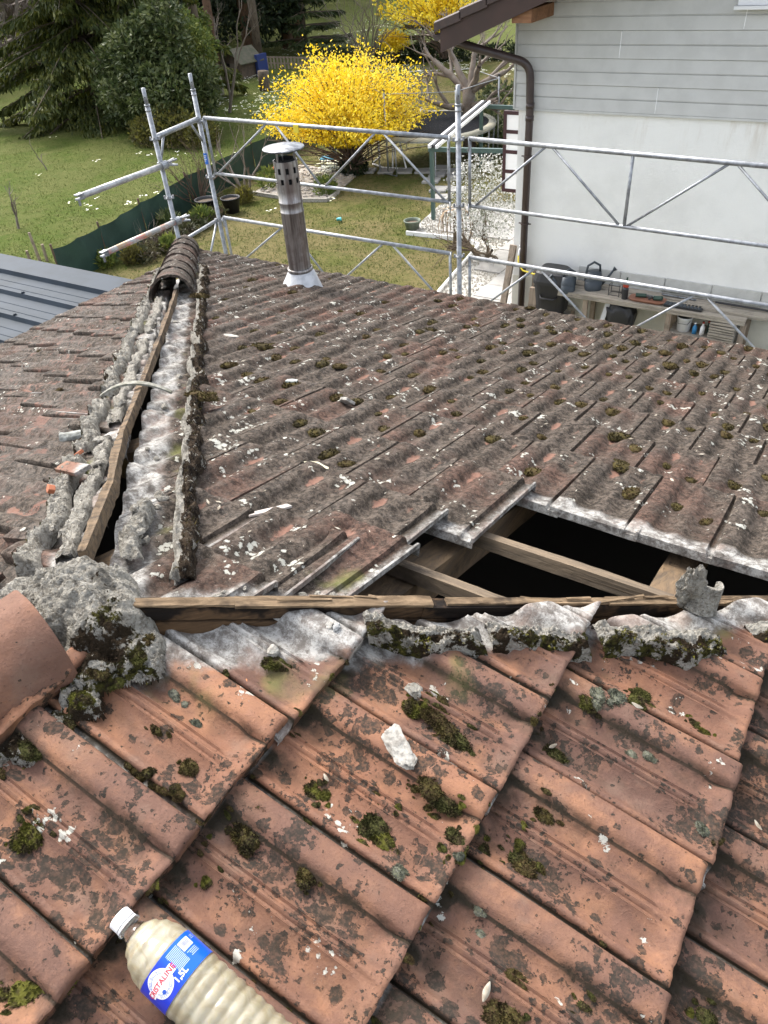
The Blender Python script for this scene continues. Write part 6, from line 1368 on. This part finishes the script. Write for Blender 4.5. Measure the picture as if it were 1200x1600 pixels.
# football on the mat: white with black pentagons
t = thing('football', 'black and white football lying on the trampoline mat', 'ball', tc + Vector((-.62, .72, TH_ + .085)))
b = bmesh.new(); bmesh.ops.create_uvsphere(b, u_segments=24, v_segments=16, radius=.088); me = bpy.data.meshes.new('ball'); b.to_mesh(me); b.free(); me.polygons.foreach_set('use_smooth', [True] * len(me.polygons)); link('ball_skin', me, t, M['white_paint'])
ph = (1 + 5 ** .5) / 2
for v in [(0, s1, s2 * ph) for s1 in (-1, 1) for s2 in (-1, 1)] + [(s1, s2 * ph, 0) for s1 in (-1, 1) for s2 in (-1, 1)] + [(s2 * ph, 0, s1) for s1 in (-1, 1) for s2 in (-1, 1)]:
    n_ = Vector(v).normalized(); a = n_.orthogonal().normalized(); b_ = n_.cross(a); MB().add([n_ * .0905] + [(n_ * .082 + (a * math.cos(i * 1.2566) + b_ * math.sin(i * 1.2566)) * .034).normalized() * .0892 for i in range(5)], [(0, 1 + i, 1 + (i + 1) % 5) for i in range(5)]).build('pentagon', M['black'], t)
# green steel pergola with glass roof
pg = thing('pergola', 'green steel pergola frame with sloping white edged glass roof', 'pergola', (-6.08, 11.84, GZ)); gp_ = simple('green_steel', (.055, .095, .085), .5); H_ = 1.18
def PGL(x, y, z): return (x + 6.08, y - 11.84, z)
for (x, y) in ((-6.08, 11.84), (-6.80, 15.2), (-3.1, 12.4), (-3.4, 15.3)): MB().lohi(PGL(x - .03, y - .03, 0), PGL(x + .03, y + .03, H_)).build('post', gp_, pg)
MB().beam(PGL(-6.14, 11.84, H_ + .035), PGL(-3.0, 12.4, H_ + .035), .06, .07).build('beam', gp_, pg); MB().beam(PGL(-6.86, 15.2, H_ + .035), PGL(-3.0, 15.3, H_ + .035), .06, .07).build('beam', gp_, pg)
MB().beam(PGL(-6.07, 11.74, H_ + .10), PGL(-6.82, 15.3, H_ + .10), .05, .05).build('side_rail', M['white_paint'], pg); MB().beam(PGL(-6.00, 11.74, H_ + .105), PGL(-6.74, 15.3, H_ + .105), .03, .05).build('side_rail', M['black'], pg); MB().beam(PGL(-5.93, 11.74, H_ + .10), PGL(-6.66, 15.3, H_ + .10), .04, .05).build('side_rail', M['white_paint'], pg)
# background small things
t = thing('playhouse', 'small weathered wooden playhouse under the dark trees', 'playhouse', (-20.95, 23.8, GZ), -.15); wd = simple('weathered_brown_wood', (.12, .085, .06), .9, (.08, .06, .045), 9)
mb = MB(); P_ = [(-.42, 0), (.42, 0), (.42, .62), (0, .92), (-.42, .62)]; V = [(x, y, z) for y in (-.4, .5) for x, z in P_]; mb.add(V, [(4, 3, 2, 1, 0), (5, 6, 7, 8, 9)] + [(i, (i + 1) % 5, 5 + (i + 1) % 5, 5 + i) for i in range(5)]); mb.build('wall', wd, t)
for s_ in (-1, 1): MB().add([(0, -.55, .97), (0, .6, .97), (s_ * .60, .6, .52), (s_ * .60, -.55, .52), (0, -.55, .94), (0, .6, .94), (s_ * .60, .6, .49), (s_ * .60, -.55, .49)], [(0, 1, 2, 3), (7, 6, 5, 4), (0, 3, 7, 4), (1, 5, 6, 2), (2, 6, 7, 3)]).build('roof_side', simple('mossy_roof_felt', (.12, .105, .075), .9, (.08, .085, .05), 6), t)
MB().lohi((-.16, -.43, 0), (.12, -.402, .50)).build('door', simple('grey_door_wood', (.16, .13, .10), .9), t); MB().lohi((-.36, -.425, .32), (-.22, -.402, .50)).build('window', M['dark_gap'], t)
o = MB().lohi((-20.42, 23.95, GZ), (-20.30, 24.5, GZ + .70)).build('blue_tarp', simple('dark_blue_sheet', (.02, .04, .16), .6)); tag(o, 'dark blue sheet hanging on the right side of the playhouse', 'tarp')
t = thing('white_cabinet', 'pale square box with flat dark lid at the edge of the wood', 'box', (-19.85, 20.55, GZ), .1); MB().lohi((-.55, -.35, 0), (.52, .35, .74)).build('box', simple('dirty_white_board', (.45, .42, .34), .85, (.28, .25, .19), 5), t); MB().lohi((-.62, -.42, .742), (.60, .42, .79)).build('lid', wd, t)
for a in (-.25, .08): MB().lohi((a, -.362, .05), (a + .03, -.351, .68)).build('slat', wd, t)
o = MB().tube([(-18.33, 21.9, GZ - .1), (-18.35, 21.9, GZ + .3), (-18.33, 21.9, GZ + .56)], [.20, .185, .19], 12).build('tree_stump', M['trunk'], None, True); tag(o, 'tall sawn tree stump standing among the primroses', 'stump')
t = thing('picket_fence', 'low dark picket fence at the far end of the garden', 'fence', (-21.6, 25.6, gz(-21, 25.6)))
for z in (.16, .36): MB().lohi((0, -.02, z), (3.3, .0, z + .05)).build('rail', M['wood_z'], t)
for k in range(20): MB().lohi((.02 + k * .17, -.045, 0), (.09 + k * .17, -.022, .42)).build('picket', M['wood_z'], t)
t = thing('log_pile', 'heap of grey logs and a tyre beside the playhouse', 'logs', (-21.55, 22.9, GZ))
for k in range(6): MB().tube([(-.3 + .12 * k, -.2, .10 + .12 * (k % 2)), (-.1 + .12 * k, .3, .12 + .12 * (k % 2))], .07, 7).build('log', M['trunk'], t)
for k, (x, y) in enumerate(((-12.4, 17.6), (-10.6, 19.2), (-9.4, 20.0))): tag(MB().tube([(x, y, GZ - .1), (x, y, GZ + .8)], .03, 6).build('fence_post', M['galv']), ('grey metal fence post left of the forsythia, farthest left of three', 'grey metal fence post behind the trampoline, middle of three', 'grey metal fence post nearest the apple tree')[k], 'post')

# ================================================================== WATER BOTTLE
BR = .0405
Pa = Vector((.390, -.279, -.077)); Pb = Vector((.491, -.282, -.108)); ax = (Pb - Pa).normalized()
bt = thing('water_bottle', 'plastic bottle of cloudy water with white cap and blue label lying on the near tiles', 'bottle')
yb = ax; zb_ = (Vector((0, 0, 1)) - yb * yb.z).normalized(); xb_ = yb.cross(zb_)
Mx = Matrix((xb_, yb, zb_)).transposed().to_4x4(); Mx.translation = Pa; bt.matrix_world = Mx
# lathe about local Y: profile radius, y
def ylathe(prof, seg, jitter=None):
    V = []; F_ = []
    for r, y in prof:
        for k in range(seg):
            a = 2 * math.pi * k / seg; q = r * (1 + (jitter(a, y) if jitter else 0)); V.append((q * math.cos(a), y, q * math.sin(a)))
    for i in range(len(prof) - 1):
        for k in range(seg): F_.append((i * seg + k, (i + 1) * seg + k, (i + 1) * seg + (k + 1) % seg, i * seg + (k + 1) % seg))
    return MB().add(V, F_)
def brad(y):      # body radius along the axis, cap top at y = 0
    k = [(.014, .0118), (.024, .0122), (.030, .0150), (.042, .0270), (.055, .0350), (.070, .0396), (.082, .0405), (.124, .0405), (.128, .0412)]
    if y <= .014: return .0118
    for (a, b), (c, d) in zip(k, k[1:]):
        if y <= c: t = (y - a) / (c - a); return lerp(b, d, t * t * (3 - 2 * t))
    return .0412 - .0016 * (0.5 - .5 * math.cos((y - .128) / .0155 * 2 * math.pi)) ** 1.5
def dent(a, y):
    e = sst(.026, .05, y) * (1 - sst(.074, .080, y)); n = noise.noise(Vector((math.cos(a) * 1.6, math.sin(a) * 1.6, y * 26))); f = sst(.13, .15, y)
    fac = abs(n) * -.10 * e; q = math.exp(-((a - 1.9) / .45) ** 2 - ((y - .056) / .014) ** 2) * -.10 + math.exp(-((a - 1.2) / .3) ** 2 - ((y - .062) / .010) ** 2) * -.07
    return fac + q + f * .012 * noise.noise(Vector((a * 1.3, y * 30, 2)))
yy = [.014 + i * .0018 for i in range(int((.300 - .014) / .0018))]
prof_ = [(brad(y), y) for y in yy] + [(.035, .305), (.02, .310), (.0, .308)]
g = NG('clear_pet'); g.s_(g.b, 'Base Color', (.90, .92, .90, 1)); g.s_(g.b, 'Roughness', .08); g.s_(g.b, 'Transmission Weight', 1.0); g.s_(g.b, 'IOR', 1.33)
o = ylathe(prof_, 72, dent).build('bottle_wall', g.m, bt, True)
g = NG('cloudy_water'); p = g.n('ShaderNodeTexCoord').outputs['Object']; c = g.mix(g.ramp(g.noise(p, 40, 4, .5, 1.5).outputs[0], .35, .65), (.46, .39, .27), (.55, .49, .37)); g.out(c, .12, g.noise(p, 24, 2, .5, 1).outputs[0], .002, spec=.6); g.s_(g.b, 'Subsurface Weight', .4); g.b.inputs['Subsurface Radius'].default_value = (.03, .025, .012); g.b.inputs['Subsurface Scale'].default_value = .5
wp = [(max(.0, brad(y) - .0012), y) for y in yy if y > .034]; wp = [(0, .033)] + wp + [(.033, .303), (0, .306)]
o = ylathe(wp, 64, dent).build('cloudy_water', g.m, bt, True)
mb = ylathe([(0, .0), (.0135, .0), (.0148, .0012), (.0148, .013), (.0140, .0135)], 48, lambda a, y: .02 * (1 if math.sin(a * 40) > 0 else 0) if .002 < y < .012 else 0); cp = mb.build('cap', M['white_paint'], bt); ylathe([(.0150, .0145), (.0150, .0175), (.012, .0175)], 32).build('cap_ring', M['white_paint'], cp)
ylathe([(.0118, .018), (.0165, .0185), (.0165, .0205), (.0118, .021)], 32).build('neck_ring', g.m if False else bpy.data.materials['clear_pet'], bt, True)
# label band
g = NG('blue_label'); p = g.n('ShaderNodeTexCoord').outputs['Object']; sx = g.n('ShaderNodeSeparateXYZ'); g.s_(sx, 0, p); c = g.mix(g.ramp(sx.outputs[0], -.005, .02), (.005, .10, .62), (.012, .035, .45)); g.out(c, .28, spec=.5)
LR = BR + .0006; L0, L1 = .0825, .1235
lab = ylathe([(LR, L0), (LR, L1)], 96).build('label', g.m, bt, True)
def wrap(name, V2, F2, mat, lift=.0003):
    """V2: (s, y): s = arc length round the bottle, 0 = top line, + towards the +X side"""
    V = []
    for s, y in V2: a = math.pi / 2 - s / LR; V.append(((LR + lift) * math.cos(a), y, (LR + lift) * math.sin(a)))
    return MB().add(V, F2).build(name, mat, lab)
def grid_rect(s0, s1, y0, y1, n=None):
    n = n or max(1, int(abs(s1 - s0) / .002)); V2 = [(lerp(s0, s1, i / n), y) for i in range(n + 1) for y in (y0, y1)]; return V2, [(2 * i, 2 * i + 1, 2 * i + 3, 2 * i + 2) for i in range(n)]
def wrap_text(txt, s, y, size, mat, rot, name='lettering', lift=.0007, bold=0):
    cu_ = bpy.data.curves.new('t', 'FONT'); cu_.body = txt; cu_.size = size; cu_.align_x = 'CENTER'; cu_.align_y = 'CENTER'; cu_.offset = bold; cu_.resolution_u = 3
    ob = bpy.data.objects.new('t', cu_); COL.objects.link(ob); bpy.context.view_layer.update(); me = bpy.data.meshes.new_from_object(ob.evaluated_get(bpy.context.evaluated_depsgraph_get())); bpy.data.objects.remove(ob); bpy.data.curves.remove(cu_)
    b = bmesh.new(); b.from_mesh(me); cr_, sr_ = math.cos(rot), math.sin(rot)
    for v in b.verts: x_, y_ = v.co.x, v.co.y; v.co = Vector((x_ * cr_ - y_ * sr_, x_ * sr_ + y_ * cr_, 0))
    k = -.06
    while k < .06: bmesh.ops.bisect_plane(b, geom=b.verts[:] + b.edges[:] + b.faces[:], plane_co=(k, 0, 0), plane_no=(1, 0, 0)); k += .002
    for v in b.verts: a = math.pi / 2 - (s + v.co.x) / LR; yv = y + v.co.y; v.co = Vector(((LR + lift) * math.cos(a), yv, (LR + lift) * math.sin(a)))
    m2 = bpy.data.meshes.new(name); b.to_mesh(m2); b.free(); return link(name, m2, lab, mat)
Wt = M['white_paint']; RD = simple('logo_red', (.62, .02, .04), .5); BL = simple('logo_blue', (.02, .08, .42), .5)
SD = 1      # sign of the circumference direction that reads upward in the picture
# white oval with the ring text and the red name banner
SC, YC = .027, .1010
n = 36
V2 = [(SC, YC)]; F2 = []
for j in (1, 2, 3, 4):
    for k in range(n): t_ = 2 * math.pi * k / n; V2.append((SC + .0175 * j / 4 * math.cos(t_), YC + .0165 * j / 4 * math.sin(t_)))
F2 = [(0, 1 + k, 1 + (k + 1) % n) for k in range(n)] + [(1 + (j - 1) * n + k, 1 + j * n + k, 1 + j * n + (k + 1) % n, 1 + (j - 1) * n + (k + 1) % n) for j in (1, 2, 3) for k in range(n)]
wrap('logo_disc', V2, F2, Wt, .0002)
V2 = []; 
for k in range(n): t_ = 2 * math.pi * k / n; V2 += [(SC + .0115 * math.cos(t_), YC + .0110 * math.sin(t_)), (SC + .0121 * math.cos(t_), YC + .0116 * math.sin(t_))]
wrap('logo_ring', V2, [(2 * k, 2 * k + 1, (2 * k + 3) % (2 * n), (2 * k + 2) % (2 * n)) for k in range(n)], BL, .0004)
ROT = math.pi
for i, ch_ in enumerate('EAU DE SOURCE'):
    t_ = math.radians(205 + i * 10.5 + 25); 
    if ch_ != ' ': wrap_text(ch_, SC + .0145 * math.cos(t_), YC + .0138 * math.sin(t_), .0042, BL, t_ + math.pi / 2, 'ring_letter', .0005)
for i, ch_ in enumerate('NATURELLE'):
    t_ = math.radians(130 - i * 11.0); 
    if ch_ != ' ': wrap_text(ch_, SC + .0145 * math.cos(t_), YC + .0138 * math.sin(t_), .0042, BL, t_ - math.pi / 2 + math.pi, 'ring_letter', .0005)
V2, F2 = grid_rect(SC - .023, SC + .021, YC - .0060, YC + .0045); wrap('name_banner', V2, F2, Wt, .0005)
wrap_text('CRISTALINE', SC - .001, YC - .0008, .0092, RD, ROT, 'brand_name', .0008, .0002)
V2 = [(SC + .003 + .0030 * math.cos(k * .7854), YC + .0090 + .0026 * math.sin(k * .7854)) for k in range(8)]; wrap('logo_drop', V2, [tuple(range(8))], BL, .0006)
wrap_text('1,5L', .0045, .1145, .0105, Wt, ROT, 'volume_text', .0006, .0003)
# barcode panel and the block of small print
V2, F2 = grid_rect(-.034, -.016, .0875, .1000); wrap('barcode_panel', V2, F2, Wt, .0003)
bs = -.0325
GB = simple('barcode_grey', (.22, .24, .32), .6)
for k in range(15):
    wd = R.choice((.0003, .0005, .0007)); V2, F2 = grid_rect(bs, bs + wd, .0890, .0965, 1); wrap('barcode_bar', V2, F2, GB, .0006); bs += wd + R.choice((.0004, .0006))
PB = simple('print_pale_blue', (.40, .52, .80), .6)
for k in range(13):
    V2, F2 = grid_rect(-.0150 + R.uniform(0, .001), .0040 - R.uniform(0, .002), .0868 + k * .00195, .0868 + k * .00195 + .0009); wrap('print_line', V2, F2, PB, .0003)
for k in range(4):
    V2, F2 = grid_rect(-.033, -.017 - R.uniform(0, .004), .1030 + k * .0021, .1030 + k * .0021 + .0008); wrap('print_line', V2, F2, PB, .0003)
for k in range(3):
    V2, F2 = grid_rect(-.046, -.037 - R.uniform(0, .003), .0890 + k * .0021, .0890 + k * .0021 + .0007); wrap('print_line', V2, F2, PB, .0003)
